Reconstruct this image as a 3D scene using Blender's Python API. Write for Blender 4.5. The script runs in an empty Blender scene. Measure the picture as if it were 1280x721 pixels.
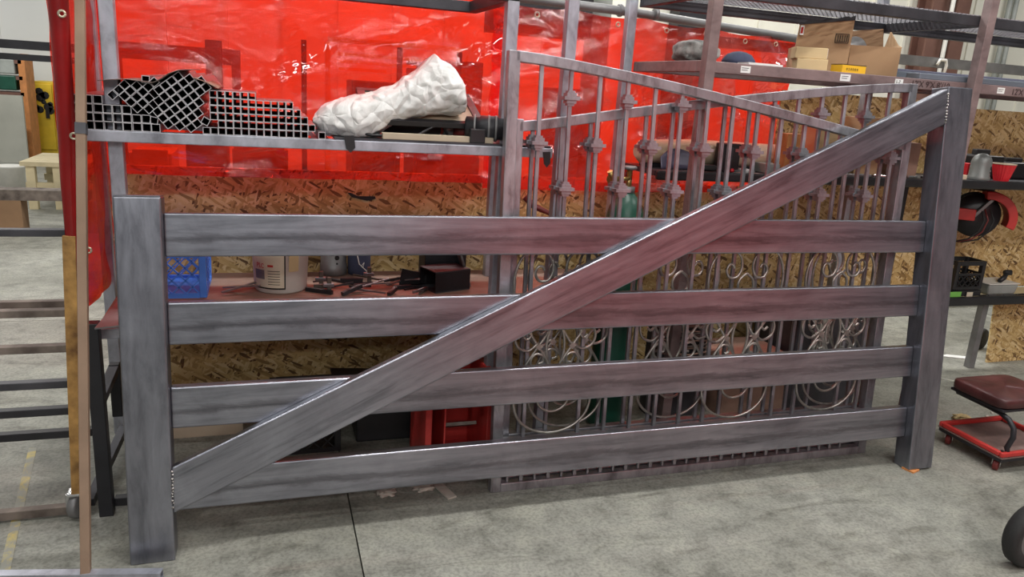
import bpy, bmesh, math, random
from mathutils import Vector, Matrix, noise
random.seed(7)
scene = bpy.context.scene
col = scene.collection
# ---------------------------------------------------------------- camera
CAM_H = 1.74
FPX, PITCH, ROLL, YAW = 938.76, .2614, .0668, .3259
_F = Vector((math.sin(YAW)*math.cos(PITCH), math.cos(YAW)*math.cos(PITCH), -math.sin(PITCH)))
_R = Vector((math.cos(YAW), -math.sin(YAW), 0)); _U = _R.cross(_F)
_A = math.cos(ROLL)*_R + math.sin(ROLL)*_U
_B = -math.sin(ROLL)*_R + math.cos(ROLL)*_U
CAM = Vector((0, 0, CAM_H))
cd = bpy.data.cameras.new('camera'); cam = bpy.data.objects.new('camera', cd); col.objects.link(cam)
cd.sensor_fit = 'HORIZONTAL'; cd.sensor_width = 36; cd.lens = FPX/1280*36; cd.clip_start = .05; cd.clip_end = 200
cam.matrix_world = Matrix(((_A.x, _B.x, -_F.x, 0), (_A.y, _B.y, -_F.y, 0), (_A.z, _B.z, -_F.z, CAM_H), (0, 0, 0, 1)))
scene.camera = cam
# ---------------------------------------------------------------- world, lamps, exposure
vs = scene.view_settings
vs.view_transform = 'Standard'; vs.look = 'None'; vs.gamma = 1; vs.use_curve_mapping = False
vs.exposure = -0.5
w = bpy.data.worlds.new('world'); scene.world = w; w.use_nodes = True
bg = w.node_tree.nodes['Background']; bg.inputs[0].default_value = (.93, .97, 1, 1); bg.inputs[1].default_value = .20

def area(name, loc, sx, sy, power, color=(1, .97, .92), rot=(0, 0, 0)):
    l = bpy.data.lights.new(name, 'AREA'); l.shape = 'RECTANGLE'; l.size = sx; l.size_y = sy; l.energy = power; l.color = color
    o = bpy.data.objects.new(name, l); o.location = loc; o.rotation_euler = rot; col.objects.link(o); return o
# LED strips under the shop roof, plus unseen lamps added for the red curtains
for i, (x, y, p) in enumerate([(-2.4, 1.6, 95), (1.6, 1.9, 150), (5.4, 1.6, 110), (-.6, -5.0, 130), (2.0, -5.2, 130), (.2, -2.2, 60), (-3.2, -5.0, 110), (.3, -8.2, 170), (-2.6, -8.2, 120), (3.8, -.9, 210), (1.0, 5.9, 260), (4.6, 5.9, 170),  # the lamp near the opposite curtain is added to brighten its face
                               (-3.6, 6.3, 150), (-4.6, 12.5, 300), (1.5, 8.0, 160), (5.5, 8.0, 130), (9.5, 5.5, 190)]):
    area('strip_or_added_light', (x, y, 5.2), 2.6, .34, p*(.62 if y < -4 else 1), (1, .98, .95), (math.radians(58) if y < -4 else 0, 0, 0))   # rear rows added and tilted towards the bay for highlights on the red curtain

# ---------------------------------------------------------------- pixel helpers (a pixel is a direction; a plane gives the distance)
def ray(x, y): return _F + _A*((x-640)/FPX) - _B*((y-360.5)/FPX)
def atz(x, y, z=0):
    d = ray(x, y); return CAM + d*((z-CAM_H)/d.z)
def aty(x, y, Y):
    d = ray(x, y); return CAM + d*(Y/d.y)

# ---------------------------------------------------------------- materials
MATS = {}
def newmat(name):
    m = bpy.data.materials.new(name); m.use_nodes = True; MATS[name] = m
    nt = m.node_tree; return m, nt, nt.nodes['Principled BSDF']
def lnk(nt, a, b): nt.links.new(a, b)
def ramp(nt, stops):
    r = nt.nodes.new('ShaderNodeValToRGB'); e = r.color_ramp.elements
    while len(e) < len(stops): e.new(.5)
    for el, (p, c) in zip(e, stops): el.position = p; el.color = (*c, 1)
    return r
def coords(nt, scale=(1, 1, 1), rot=(0, 0, 0), kind='Object'):
    tc = nt.nodes.new('ShaderNodeTexCoord'); mp = nt.nodes.new('ShaderNodeMapping')
    mp.inputs['Scale'].default_value = scale; mp.inputs['Rotation'].default_value = rot
    lnk(nt, tc.outputs[kind], mp.inputs[0]); return mp.outputs[0]
def nz(nt, vec, scale, detail=4, rough=.55, dist=0):
    n = nt.nodes.new('ShaderNodeTexNoise'); n.inputs['Scale'].default_value = scale; n.inputs['Detail'].default_value = detail
    n.inputs['Roughness'].default_value = rough; n.inputs['Distortion'].default_value = dist
    lnk(nt, vec, n.inputs['Vector']); return n.outputs['Fac']
def bump(nt, h, bsdf, s=.3, d=.01):
    b = nt.nodes.new('ShaderNodeBump'); b.inputs['Strength'].default_value = s; b.inputs['Distance'].default_value = d
    lnk(nt, h, b.inputs['Height']); lnk(nt, b.outputs[0], bsdf.inputs['Normal'])
def mixc(nt, fac, a, b, mode='MIX'):
    m = nt.nodes.new('ShaderNodeMix'); m.data_type = 'RGBA'; m.blend_type = mode
    if hasattr(fac, 'links'): lnk(nt, fac, m.inputs[0])
    else: m.inputs[0].default_value = fac
    for s, v in ((6, a), (7, b)):
        if hasattr(v, 'links'): lnk(nt, v, m.inputs[s])
        else: m.inputs[s].default_value = (*v, 1)
    return m.outputs[2]
def simple(name, c, rough=.6, metal=0, var=.25, vs_=6, bmp=.1, c2=None, spec=None):
    m, nt, b = newmat(name)
    v = coords(nt, (1, 1, 1)); n = nz(nt, v, vs_, 5)
    lo = tuple(x*(1-var) for x in c); hi = c2 or tuple(min(1, x*(1+var)) for x in c)
    r = ramp(nt, [(.3, lo), (.7, hi)]); lnk(nt, n, r.inputs[0]); lnk(nt, r.outputs[0], b.inputs['Base Color'])
    b.inputs['Roughness'].default_value = rough; b.inputs['Metallic'].default_value = metal
    if spec is not None: b.inputs['Specular IOR Level'].default_value = spec
    if bmp: bump(nt, nz(nt, v, vs_*8, 3), b, bmp, .004)
    return m
def steel(name, base, dark, scale, rough=(.3, .5), metal=.75, pale=None, rot=0, band=False):
    """mill-scale steel: streaks along the member, blotches, rub marks"""
    m, nt, b = newmat(name)
    v = coords(nt, (1, 1, 1), (0, rot, 0)) if rot else None
    if rot:
        mp = nt.nodes.new('ShaderNodeMapping'); mp.inputs['Scale'].default_value = scale; lnk(nt, v, mp.inputs[0]); v = mp.outputs[0]
    else: v = coords(nt, scale)
    streak = nz(nt, v, 6, 8, .65, .4)
    r = ramp(nt, [(.25, dark), (.5, base), (.78, pale or tuple(min(1, x*1.35) for x in base))]); lnk(nt, streak, r.inputs[0])
    v2 = coords(nt); bl = nz(nt, v2, 2.6, 6, .6, .8)
    r2 = ramp(nt, [(.42, (.62, .61, .62)), (.6, (1, 1, 1))]); lnk(nt, bl, r2.inputs[0])
    c = mixc(nt, .5, r.outputs[0], r2.outputs[0], 'MULTIPLY')
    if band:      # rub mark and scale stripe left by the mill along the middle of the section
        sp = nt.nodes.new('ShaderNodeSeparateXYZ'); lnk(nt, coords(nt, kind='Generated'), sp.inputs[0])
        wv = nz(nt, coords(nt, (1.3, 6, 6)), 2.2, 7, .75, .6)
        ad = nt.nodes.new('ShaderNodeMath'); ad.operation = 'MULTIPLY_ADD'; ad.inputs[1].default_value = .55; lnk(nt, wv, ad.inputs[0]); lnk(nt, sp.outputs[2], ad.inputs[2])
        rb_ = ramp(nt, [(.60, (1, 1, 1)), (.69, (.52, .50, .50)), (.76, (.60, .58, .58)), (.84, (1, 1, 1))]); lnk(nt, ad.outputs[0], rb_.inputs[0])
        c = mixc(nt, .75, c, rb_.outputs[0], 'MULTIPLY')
    lnk(nt, c, b.inputs['Base Color']); b.inputs['Metallic'].default_value = metal
    rr = nt.nodes.new('ShaderNodeMapRange'); rr.inputs[3].default_value = rough[0]; rr.inputs[4].default_value = rough[1]
    lnk(nt, streak, rr.inputs[0]); lnk(nt, rr.outputs[0], b.inputs['Roughness'])
    bump(nt, nz(nt, v2, 220, 2), b, .06, .002)
    return m
steel('gate_steel_x', (.31, .32, .36), (.12, .125, .145), (.3, 4, 4), (.24, .40), .9, band=True)
steel('gate_steel_z', (.29, .30, .34), (.145, .15, .175), (3, 3, .35), (.26, .42), .9)
steel('gate_steel_d', (.31, .32, .36), (.12, .125, .145), (.3, 4, 5), (.24, .40), .9, rot=.424)
steel('ornate_steel', (.40, .40, .43), (.16, .15, .155), (3, 3, 1), (.3, .45))
steel('scroll_steel', (.46, .44, .40), (.24, .22, .19), (3, 3, 3), (.28, .42))
steel('rack_steel', (.45, .47, .53), (.22, .23, .26), (2, 2, 1.2), (.35, .55), .6)
steel('rack_primer', (.26, .19, .185), (.15, .10, .10), (1, 2, 2), (.45, .6), .3)
steel('tube_steel', (.33, .33, .35), (.2, .2, .22), (2, .5, 2), (.3, .45), .8)
steel('tube_cut', (.80, .80, .82), (.66, .66, .68), (5, 5, 5), (.3, .4), .6)
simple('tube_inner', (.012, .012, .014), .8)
simple('black_steel', (.022, .022, .026), .45, .2, .3)
simple('dark_steel', (.06, .06, .068), .45, .5, .35)
simple('rust_bar', (.34, .16, .05), .8, .1, .6, 11, .3, (.62, .36, .11))
simple('rusty_gray', (.13, .10, .085), .65, .4, .5, 9, .2, (.24, .2, .17))
simple('brown_bar', (.25, .17, .115), .7, 0, .2, 5, .1)
simple('wood_pale', (.62, .53, .33), .7, 0, .15, 5, .2)
simple('ply_red', (.25, .15, .11), .75, 0, .3, 5, .2)
simple('cardboard', (.43, .27, .145), .85, 0, .12, 3, .1)
simple('cardboard_dark', (.25, .15, .08), .85, 0, .15, 3, .1)
simple('cardboard_pale', (.58, .44, .24), .85, 0, .1, 3, .1)
simple('white_paper', (.78, .78, .76), .8, 0, .05, 5, .05)
simple('ink', (.02, .02, .02), .8, 0, .1, 5, 0)
simple('marker', (.04, .02, .02), .8, 0, .1, 5, 0)
simple('red_ink', (.5, .04, .03), .8, 0, .1, 5, 0)
simple('yellow_paint', (.72, .50, .03), .55, 0, .2, 3, .1)
simple('yellow_box', (.80, .46, .02), .6, 0, .1, 4, 0)
simple('blue_plastic', (.08, .26, .85), .4, 0, .12, 5, .05)
simple('white_plastic', (.70, .69, .64), .45, 0, .1, 6, .05)
simple('cream_label', (.66, .60, .46), .7, 0, .1, 8, 0)
simple('black_plastic', (.018, .018, .02), .42, 0, .3, 6, .1)
simple('rubber', (.02, .02, .02), .7, 0, .3, 12, .3)
simple('gray_cap', (.20, .21, .20), .42, .2, .1, 4, .05)
simple('gray_metal', (.22, .22, .22), .5, .5, .25, 6, .1)
simple('red_plastic', (.68, .025, .035), .38, 0, .15, 5, .05)
simple('red_paint', (.48, .035, .03), .45, 0, .3, 5, .1)
simple('red_dark', (.16, .02, .018), .5, 0, .4, 5, .1)
simple('vinyl', (.075, .022, .022), .4, 0, .5, 7, .2)
simple('tray_dust', (.20, .13, .115), .7, 0, .4, 7, .2)
simple('green_paint', (.012, .075, .048), .35, 0, .3, 4, .05)
simple('brass', (.45, .32, .12), .35, .9, .2, 10, .1)
simple('chrome', (.55, .55, .55), .22, .9, .15, 6, 0)
simple('weld', (.42, .40, .38), .3, .9, .4, 60, .4)
simple('foam', (.72, .52, .30), .8, 0, .2, 4, .2, (.82, .70, .55))
simple('camo', (.16, .17, .16), .85, 0, .6, 14, .4, (.5, .5, .47))
simple('navy', (.05, .06, .11), .8, 0, .3, 6, .2)
simple('purple_gray', (.10, .09, .14), .4, 0, .3, 4, .05)
simple('wall_cream', (.70, .69, .60), .7, 0, .06, .6, .03)
simple('wall_white', (.80, .81, .79), .7, 0, .05, .6, .03)
simple('column_brown', (.17, .085, .065), .55, .2, .2, 2, .05)
simple('purple_steel', (.25, .27, .37), .45, .4, .2, 2, .05)
simple('blue_gray', (.17, .20, .24), .45, .4, .2, 2, .05)
simple('gray_sheet', (.40, .40, .35), .6, .1, .12, 2, .05)
simple('paper_scrap', (.42, .38, .33), .8, 0, .3, 9, .2)
simple('green_paper', (.20, .55, .10), .7, 0, .1, 4, 0)
simple('orange_wood', (.55, .22, .07), .7, 0, .2, 8, .1)
simple('drywall_dirty', (.46, .38, .28), .75, 0, .15, 4, .1)
simple('leaf_debris', (.45, .33, .16), .9, 0, .5, 30, .1)
simple('bin_gray', (.30, .32, .30), .5, 0, .3, 3, .05)  # one even grey for bins, pipes and the duct
simple('grommet_brass', (.62, .56, .42), .3, .7, .1, 10, 0)

def mat_floor():
    m, nt, b = newmat('concrete')
    v = coords(nt, (1, 1, 1)); n1 = nz(nt, v, .9, 8, .6, .5); n2 = nz(nt, v, 7, 8, .7, .3); n3 = nz(nt, v, 70, 3, .6)
    r1 = ramp(nt, [(.3, (.20, .20, .17)), (.5, (.295, .295, .255)), (.72, (.38, .38, .335))]); lnk(nt, n1, r1.inputs[0])
    r2 = ramp(nt, [(.3, (.50, .50, .48)), (.48, (.9, .9, .9)), (.72, (1.2, 1.2, 1.16))]); lnk(nt, n2, r2.inputs[0])
    c = mixc(nt, .9, r1.outputs[0], r2.outputs[0], 'MULTIPLY')
    r3 = ramp(nt, [(.38, (.55, .55, .55)), (.55, (1, 1, 1))]); lnk(nt, n3, r3.inputs[0])
    c = mixc(nt, .6, c, r3.outputs[0], 'MULTIPLY')
    # trowel cracks and scuffs
    vo = nt.nodes.new('ShaderNodeTexVoronoi'); vo.feature = 'DISTANCE_TO_EDGE'; vo.inputs['Scale'].default_value = 1.6
    dn = nt.nodes.new('ShaderNodeTexNoise'); dn.inputs['Scale'].default_value = 3; dn.inputs['Detail'].default_value = 6; lnk(nt, v, dn.inputs['Vector'])
    va = nt.nodes.new('ShaderNodeMix'); va.data_type = 'VECTOR'; va.inputs[0].default_value = .35
    lnk(nt, v, va.inputs[4]); lnk(nt, dn.outputs['Color'], va.inputs[5]); lnk(nt, va.outputs[1], vo.inputs['Vector'])
    rc = ramp(nt, [(0, (.45, .45, .43)), (.012, (1, 1, 1))]); lnk(nt, vo.outputs['Distance'], rc.inputs[0])
    c = mixc(nt, .22, c, rc.outputs[0], 'MULTIPLY')
    ns = nz(nt, coords(nt, (1, 3.2, 1), (0, 0, .5)), 1.7, 9, .72, 1.2)
    rs = ramp(nt, [(.33, (.42, .41, .38)), (.47, (1, 1, 1))]); lnk(nt, ns, rs.inputs[0])
    c = mixc(nt, .75, c, rs.outputs[0], 'MULTIPLY')
    lnk(nt, c, b.inputs['Base Color']); b.inputs['Roughness'].default_value = .6
    bump(nt, n2, b, .18, .01)
mat_floor()
def mat_osb():
    m, nt, b = newmat('osb')
    out = None; hs = None
    tc = nt.nodes.new('ShaderNodeTexCoord')
    cols = []
    for k, (rot, sc) in enumerate([(.35, (20, 20, 85)), (1.25, (24, 24, 95)), (-.5, (18, 18, 75))]):
        mp = nt.nodes.new('ShaderNodeMapping'); mp.inputs['Rotation'].default_value = (0, rot, 0)
        lnk(nt, tc.outputs['Object'], mp.inputs[0])
        mp2 = nt.nodes.new('ShaderNodeMapping'); mp2.inputs['Scale'].default_value = sc; lnk(nt, mp.outputs[0], mp2.inputs[0])
        vo = nt.nodes.new('ShaderNodeTexVoronoi'); vo.inputs['Scale'].default_value = 1; lnk(nt, mp2.outputs[0], vo.inputs['Vector'])
        s = nt.nodes.new('ShaderNodeSeparateColor'); lnk(nt, vo.outputs['Color'], s.inputs[0])
        cols.append((s.outputs[0], s.outputs[1], vo.outputs['Distance']))
    def rr(src): 
        r = ramp(nt, [(.05, (.15, .08, .03)), (.18, (.46, .30, .11)), (.6, (.66, .47, .20)), (1, (.80, .64, .36))]); lnk(nt, src, r.inputs[0]); return r.outputs[0]
    def th(src, t):
        q = nt.nodes.new('ShaderNodeMath'); q.operation = 'GREATER_THAN'; q.inputs[1].default_value = t; lnk(nt, src, q.inputs[0]); return q.outputs[0]
    c = mixc(nt, th(cols[1][1], .5), rr(cols[0][0]), rr(cols[1][0]))
    c = mixc(nt, th(cols[2][1], .62), c, rr(cols[2][0]))
    n = nz(nt, tc.outputs['Object'], 2.2, 5); r4 = ramp(nt, [(.3, (.62, .58, .5)), (.65, (1, 1, 1))]); lnk(nt, n, r4.inputs[0])
    c = mixc(nt, .6, c, r4.outputs[0], 'MULTIPLY')
    lnk(nt, c, b.inputs['Base Color']); b.inputs['Roughness'].default_value = .65
    bump(nt, cols[0][0], b, .4, .006)
mat_osb()
def mat_curtain():
    m = bpy.data.materials.new('red_vinyl_film'); m.use_nodes = True; MATS['red_vinyl_film'] = m
    nt = m.node_tree; nt.nodes.clear()
    out = nt.nodes.new('ShaderNodeOutputMaterial')
    tr = nt.nodes.new('ShaderNodeBsdfTransparent'); tr.inputs[0].default_value = (.86, .045, .022, 1)
    tl = nt.nodes.new('ShaderNodeBsdfTranslucent'); tl.inputs[0].default_value = (1, .035, .012, 1)
    df = nt.nodes.new('ShaderNodeBsdfDiffuse'); df.inputs[0].default_value = (.80, .02, .012, 1)
    gl = nt.nodes.new('ShaderNodeBsdfGlossy'); gl.inputs[0].default_value = (1, .97, .98, 1); gl.inputs['Roughness'].default_value = .03
    a = nt.nodes.new('ShaderNodeMixShader'); a.inputs[0].default_value = .20; lnk(nt, tr.outputs[0], a.inputs[1]); lnk(nt, tl.outputs[0], a.inputs[2])
    b = nt.nodes.new('ShaderNodeMixShader'); b.inputs[0].default_value = .10; lnk(nt, a.outputs[0], b.inputs[1]); lnk(nt, df.outputs[0], b.inputs[2])
    fr = nt.nodes.new('ShaderNodeFresnel'); fr.inputs[0].default_value = 1.54
    c = nt.nodes.new('ShaderNodeMixShader'); fm = nt.nodes.new('ShaderNodeMath'); fm.operation = 'MINIMUM'; fm.inputs[1].default_value = .25; f2_ = nt.nodes.new('ShaderNodeMath'); f2_.operation = 'MULTIPLY'; f2_.inputs[1].default_value = 1.15; lnk(nt, fr.outputs[0], f2_.inputs[0]); lnk(nt, f2_.outputs[0], fm.inputs[0]); lnk(nt, fm.outputs[0], c.inputs[0]); lnk(nt, b.outputs[0], c.inputs[1]); lnk(nt, gl.outputs[0], c.inputs[2])
    h1 = nz(nt, coords(nt, (1.0, 1, 1.8), (0, .35, 0)), 1.6, 3, .5, .8)          # slow sag
    h2 = nz(nt, coords(nt, (2.2, 2, 5.5), (0, .45, 0)), 4.5, 6, .62, 1.8)        # crinkles
    mk = nz(nt, coords(nt, (1, 1, 1.3)), 1.9, 2, .5, .6); rm = ramp(nt, [(.40, (0, 0, 0)), (.52, (1, 1, 1))]); lnk(nt, mk, rm.inputs[0])
    mu = nt.nodes.new('ShaderNodeMath'); mu.operation = 'MULTIPLY'; lnk(nt, h2, mu.inputs[0]); lnk(nt, rm.outputs[0], mu.inputs[1])
    ad = nt.nodes.new('ShaderNodeMath'); ad.operation = 'MULTIPLY_ADD'; ad.inputs[1].default_value = .07; lnk(nt, mu.outputs[0], ad.inputs[0]); lnk(nt, h1, ad.inputs[2])
    bp = nt.nodes.new('ShaderNodeBump'); bp.inputs['Strength'].default_value = 1; bp.inputs['Distance'].default_value = .10
    lnk(nt, ad.outputs[0], bp.inputs['Height'])
    for s in (gl, fr): lnk(nt, bp.outputs[0], s.inputs['Normal'])
    lnk(nt, c.outputs[0], out.inputs[0])
mat_curtain()
simple('red_vinyl_rolled', (.22, .008, .008), .22, 0, .3, 5, .15)
simple('red_vinyl_thick', (.66, .05, .05), .35, 0, .1, 3, .1)
def mat_bag():
    m, nt, b = newmat('crumpled_white')
    v = coords(nt); n = nz(nt, v, 9, 8, .7, 1.5); r = ramp(nt, [(.35, (.60, .60, .58)), (.6, (.82, .82, .80))]); lnk(nt, n, r.inputs[0]); lnk(nt, r.outputs[0], b.inputs['Base Color'])
    b.inputs['Roughness'].default_value = .5
    vo = nt.nodes.new('ShaderNodeTexVoronoi'); vo.feature = 'DISTANCE_TO_EDGE'; vo.inputs['Scale'].default_value = 16
    mx = nt.nodes.new('ShaderNodeMix'); mx.data_type = 'VECTOR'; mx.inputs[0].default_value = .12
    dn = nt.nodes.new('ShaderNodeTexNoise'); dn.inputs['Scale'].default_value = 5; lnk(nt, v, dn.inputs['Vector']); lnk(nt, v, mx.inputs[4]); lnk(nt, dn.outputs['Color'], mx.inputs[5])
    lnk(nt, mx.outputs[1], vo.inputs['Vector']); bump(nt, vo.outputs['Distance'], b, .7, .035)
mat_bag()
def mat_marking():
    m, nt, b = newmat('worn_yellow')
    n = nz(nt, coords(nt), 9, 8, .75, .6); r = ramp(nt, [(.48, (.30, .30, .26)), (.6, (.52, .42, .16))]); lnk(nt, n, r.inputs[0]); lnk(nt, r.outputs[0], b.inputs['Base Color']); b.inputs['Roughness'].default_value = .8
mat_marking()

# ---------------------------------------------------------------- mesh builder
WL = {}          # world location of every object made here
class MB:
    def __init__(s, M=None): s.v = []; s.f = []; s.M = M; s.sm = []
    def add(s, vs, fs, smooth=False):
        k = len(s.v)
        s.v += [(s.M @ Vector(p) if s.M else Vector(p)) for p in vs]
        s.f += [tuple(i+k for i in f) for f in fs]; s.sm += [smooth]*len(fs); return s
    def hexa(s, p): return s.add(p, [(0, 3, 2, 1), (4, 5, 6, 7), (0, 1, 5, 4), (1, 2, 6, 5), (2, 3, 7, 6), (3, 0, 4, 7)])
    def box(s, a, b):
        x0, y0, z0 = a; x1, y1, z1 = b
        return s.hexa([(x0, y0, z0), (x1, y0, z0), (x1, y1, z0), (x0, y1, z0), (x0, y0, z1), (x1, y0, z1), (x1, y1, z1), (x0, y1, z1)])
    def cbox(s, c, sz, R=None):
        p = [Vector((x*sz[0]/2, y*sz[1]/2, z*sz[2]/2)) for z in (-1, 1) for x, y in ((-1, -1), (1, -1), (1, 1), (-1, 1))]
        return s.hexa([(R @ q if R else q) + Vector(c) for q in p])
    def bar(s, p0, p1, w, h, up=(0, 0, 1)):
        p0, p1 = Vector(p0), Vector(p1); d = (p1-p0).normalized(); u = Vector(up); sd = d.cross(u)
        if sd.length < 1e-4: sd = d.cross(Vector((1, 0, 0)))
        sd.normalize(); u = sd.cross(d).normalized()
        c = [(-1, -1), (1, -1), (1, 1), (-1, 1)]
        return s.hexa([p + sd*(a*w/2) + u*(b*h/2) for p in (p0, p1) for a, b in c])
    def prism(s, poly, off):      # polygon of 3D points extruded by vector
        n = len(poly); off = Vector(off); P = [Vector(p) for p in poly]
        return s.add(P + [p+off for p in P], [tuple(range(n))[::-1], tuple(range(n, 2*n))] + [(i, (i+1) % n, (i+1) % n+n, i+n) for i in range(n)])
    def tube(s, pts, r, n=8, smooth=True, caps=True):
        P = [Vector(p) for p in pts]; rs = r if isinstance(r, (list, tuple)) else [r]*len(P); V = []; F = []
        t0 = (P[1]-P[0]).normalized(); ref = Vector((0, 0, 1)) if abs(t0.z) < .9 else Vector((1, 0, 0)); nrm = t0.cross(ref).normalized()
        for i, p in enumerate(P):
            t = (P[min(i+1, len(P)-1)]-P[max(i-1, 0)]).normalized(); nrm = (nrm - t*nrm.dot(t)).normalized(); bn = t.cross(nrm)
            for k in range(n): a = 2*math.pi*k/n; V.append(p + (nrm*math.cos(a)+bn*math.sin(a))*rs[i])
        for i in range(len(P)-1):
            for k in range(n): F.append((i*n+k, i*n+(k+1) % n, (i+1)*n+(k+1) % n, (i+1)*n+k))
        s.add(V, F, smooth)
        if caps: k0 = len(s.v)-len(V); s.f += [tuple(k0+k for k in range(n))[::-1], tuple(k0+(len(P)-1)*n+k for k in range(n))]; s.sm += [False, False]
        return s
    def lathe(s, prof, c, n=24, axis=(0, 0, 1), smooth=True, caps=True):
        ax = Vector(axis).normalized(); q = ax.to_track_quat('Z', 'Y').to_matrix(); V = []; F = []
        for r, z in prof:
            for k in range(n): a = 2*math.pi*k/n; V.append(q @ Vector((r*math.cos(a), r*math.sin(a), z)) + Vector(c))
        m = len(prof)
        for i in range(m-1):
            for k in range(n): F.append((i*n+k, i*n+(k+1) % n, (i+1)*n+(k+1) % n, (i+1)*n+k))
        s.add(V, F, smooth); k0 = len(s.v)-len(V)
        if caps: s.f += [tuple(k0+k for k in range(n))[::-1], tuple(k0+(m-1)*n+k for k in range(n))]
        if caps: s.sm += [False, False]
        return s
    def grid(s, fn, nu, nv, smooth=True):
        V = [fn(i/nu, j/nv) for j in range(nv+1) for i in range(nu+1)]
        return s.add(V, [(j*(nu+1)+i, j*(nu+1)+i+1, (j+1)*(nu+1)+i+1, (j+1)*(nu+1)+i) for j in range(nv) for i in range(nu)], smooth)
    def build(s, name, mat, parent=None, bevel=0, seg=2, solid=0, loc=None):
        xs = [p.x for p in s.v]; ys = [p.y for p in s.v]; zs = [p.z for p in s.v]
        c = Vector(loc) if loc is not None else Vector(((min(xs)+max(xs))/2, (min(ys)+max(ys))/2, min(zs)))
        me = bpy.data.meshes.new(name); me.from_pydata([p-c for p in s.v], [], s.f); me.polygons.foreach_set('use_smooth', s.sm)
        bm = bmesh.new(); bm.from_mesh(me); bmesh.ops.recalc_face_normals(bm, faces=bm.faces); bm.to_mesh(me); bm.free()
        if isinstance(mat, (list, tuple)):
            for q in mat: me.materials.append(MATS[q])
        else: me.materials.append(MATS[mat])
        o = bpy.data.objects.new(name, me); col.objects.link(o); WL[o] = c
        if parent: o.parent = parent; o.location = c - WL[parent]
        else: o.location = c
        if bevel: md = o.modifiers.new('bevel', 'BEVEL'); md.width = bevel; md.segments = seg; md.limit_method = 'ANGLE'; md.angle_limit = .7
        if solid: md = o.modifiers.new('thickness', 'SOLIDIFY'); md.thickness = solid
        return o
def tag(o, label, cat, group=None):
    o['label'] = label; o['category'] = cat
    if group: o['group'] = group
    return o
def thing(name, loc, label, cat, group=None):
    o = bpy.data.objects.new(name, None); o.empty_display_size = .05; col.objects.link(o); o.location = loc; WL[o] = Vector(loc)
    return tag(o, label, cat, group)
def struct(o): o['kind'] = 'structure'; return o
def copy_tree(root, loc):
    c = root.copy(); col.objects.link(c); WL[c] = Vector(loc); c.location = loc
    for ch in list(root.children):
        d = ch.copy(); col.objects.link(d); d.parent = c
        for g in list(ch.children):
            e = g.copy(); col.objects.link(e); e.parent = d
    return c
def text(s, p, size, mat, parent, R, name='lettering'):
    cu = bpy.data.curves.new(name, 'FONT'); cu.body = s; cu.size = size; cu.extrude = .0004
    t = bpy.data.objects.new('tmp', cu); me = bpy.data.meshes.new_from_object(t); bpy.data.objects.remove(t)
    me.name = name; me.materials.clear(); me.materials.append(MATS[mat]); me.transform(R.to_4x4())
    o = bpy.data.objects.new(name, me); col.objects.link(o); WL[o] = Vector(p); o.parent = parent; o.location = Vector(p)-WL[parent]; return o
FRONT = Matrix(((1, 0, 0), (0, 0, -1), (0, 1, 0)))      # text facing -Y, reading +X

# ================================================================ THE SETTING
fl = MB().box((-12, -6, -.12), (18, 18, -.03)).build('floor', 'concrete'); struct(fl)
JX, JY = .311, [-6, -1.6, 5.6, 11, 18]
xs = [-12, -4.2, JX, 4.8+JX+1.2, 11, 18]
for i in range(5):
    for j in range(4):
        g = .003
        MB().box((xs[i]+g, JY[j]+g, -.03), (xs[i+1]-g, JY[j+1]-g, 0)).build('slab', 'concrete', fl)
p = [atz(-6, 735), atz(8, 735), atz(46, 560), atz(36, 560)]
MB().prism([Vector((q.x, q.y, .0005)) for q in p], (0, 0, .0012)).build('painted_line', 'worn_yellow', fl)

def ribbed_wall(name, x0, x1, y, z1, mat, pitch=.45):
    wl = MB().box((x0, y, 0), (x1, y+.12, z1)).build(name, mat); struct(wl)
    x = x0+.1
    while x < x1-.1:
        MB().box((x, y-.028, 0), (x+.05, y+.001, z1)).build('rib', mat, wl); x += pitch
    return wl
ribbed_wall('wall_back', -1.7, 16, 9.0, 5.6, 'wall_cream', .6)
struct(MB().box((-1.75, 9.12, 0), (-1.63, 17, 5.6)).build('wall_return', 'wall_white'))
wf = ribbed_wall('wall_far', -12, -1.63, 17, 5.6, 'wall_white', 1.2)
struct(MB().box((-12.12, -6, 0), (-12, 17.12, 5.6)).build('wall_left', 'wall_white'))
struct(MB().box((16, -6, 0), (16.12, 9.12, 5.6)).build('wall_right', 'wall_cream'))

# ================================================================ MAIN GATE
GX, GY, GL = -.4876, 2.61, .127
GM = Matrix.Translation((GX, GY, 0)) @ Matrix(((1, 0, 0, 0), (0, math.sin(GL), -math.cos(GL), 0), (0, math.cos(GL), math.sin(GL), 0), (0, 0, 0, 1)))   # (u, v, w)
g = thing('farm_gate', (GX, GY, 0), 'large dark bare steel ranch gate with four rails and a long diagonal brace', 'gate')
W, L, PD = .1486, 3.5396, .10
MB(GM).box((0, 0.0, -PD), (W, 1.3146, 0)).build('post', 'gate_steel_z', g, .006, 3)
MB(GM).box((0.002, 1.3146, -PD+.002), (W-.002, 1.3186, -.002)).build('end_cap', 'gate_steel_x', g, .001)
MB(GM).box((L, .009, -PD), (L+W, 1.891, 0)).build('post', 'gate_steel_z', g, .006, 3)
for c in (1.1816, .8665, .5588, .2465):
    MB(GM).box((W, c-.0765, -.097), (L, c+.0765, -.047)).build('rail', 'gate_steel_x', g, .006, 3)
MB(GM).prism([(W, .352, 0), (L, 1.880, 0), (L, 1.716, 0), (W, .180, 0)], (0, 0, -.046)).build('brace', 'gate_steel_d', g, .006, 3)
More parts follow.
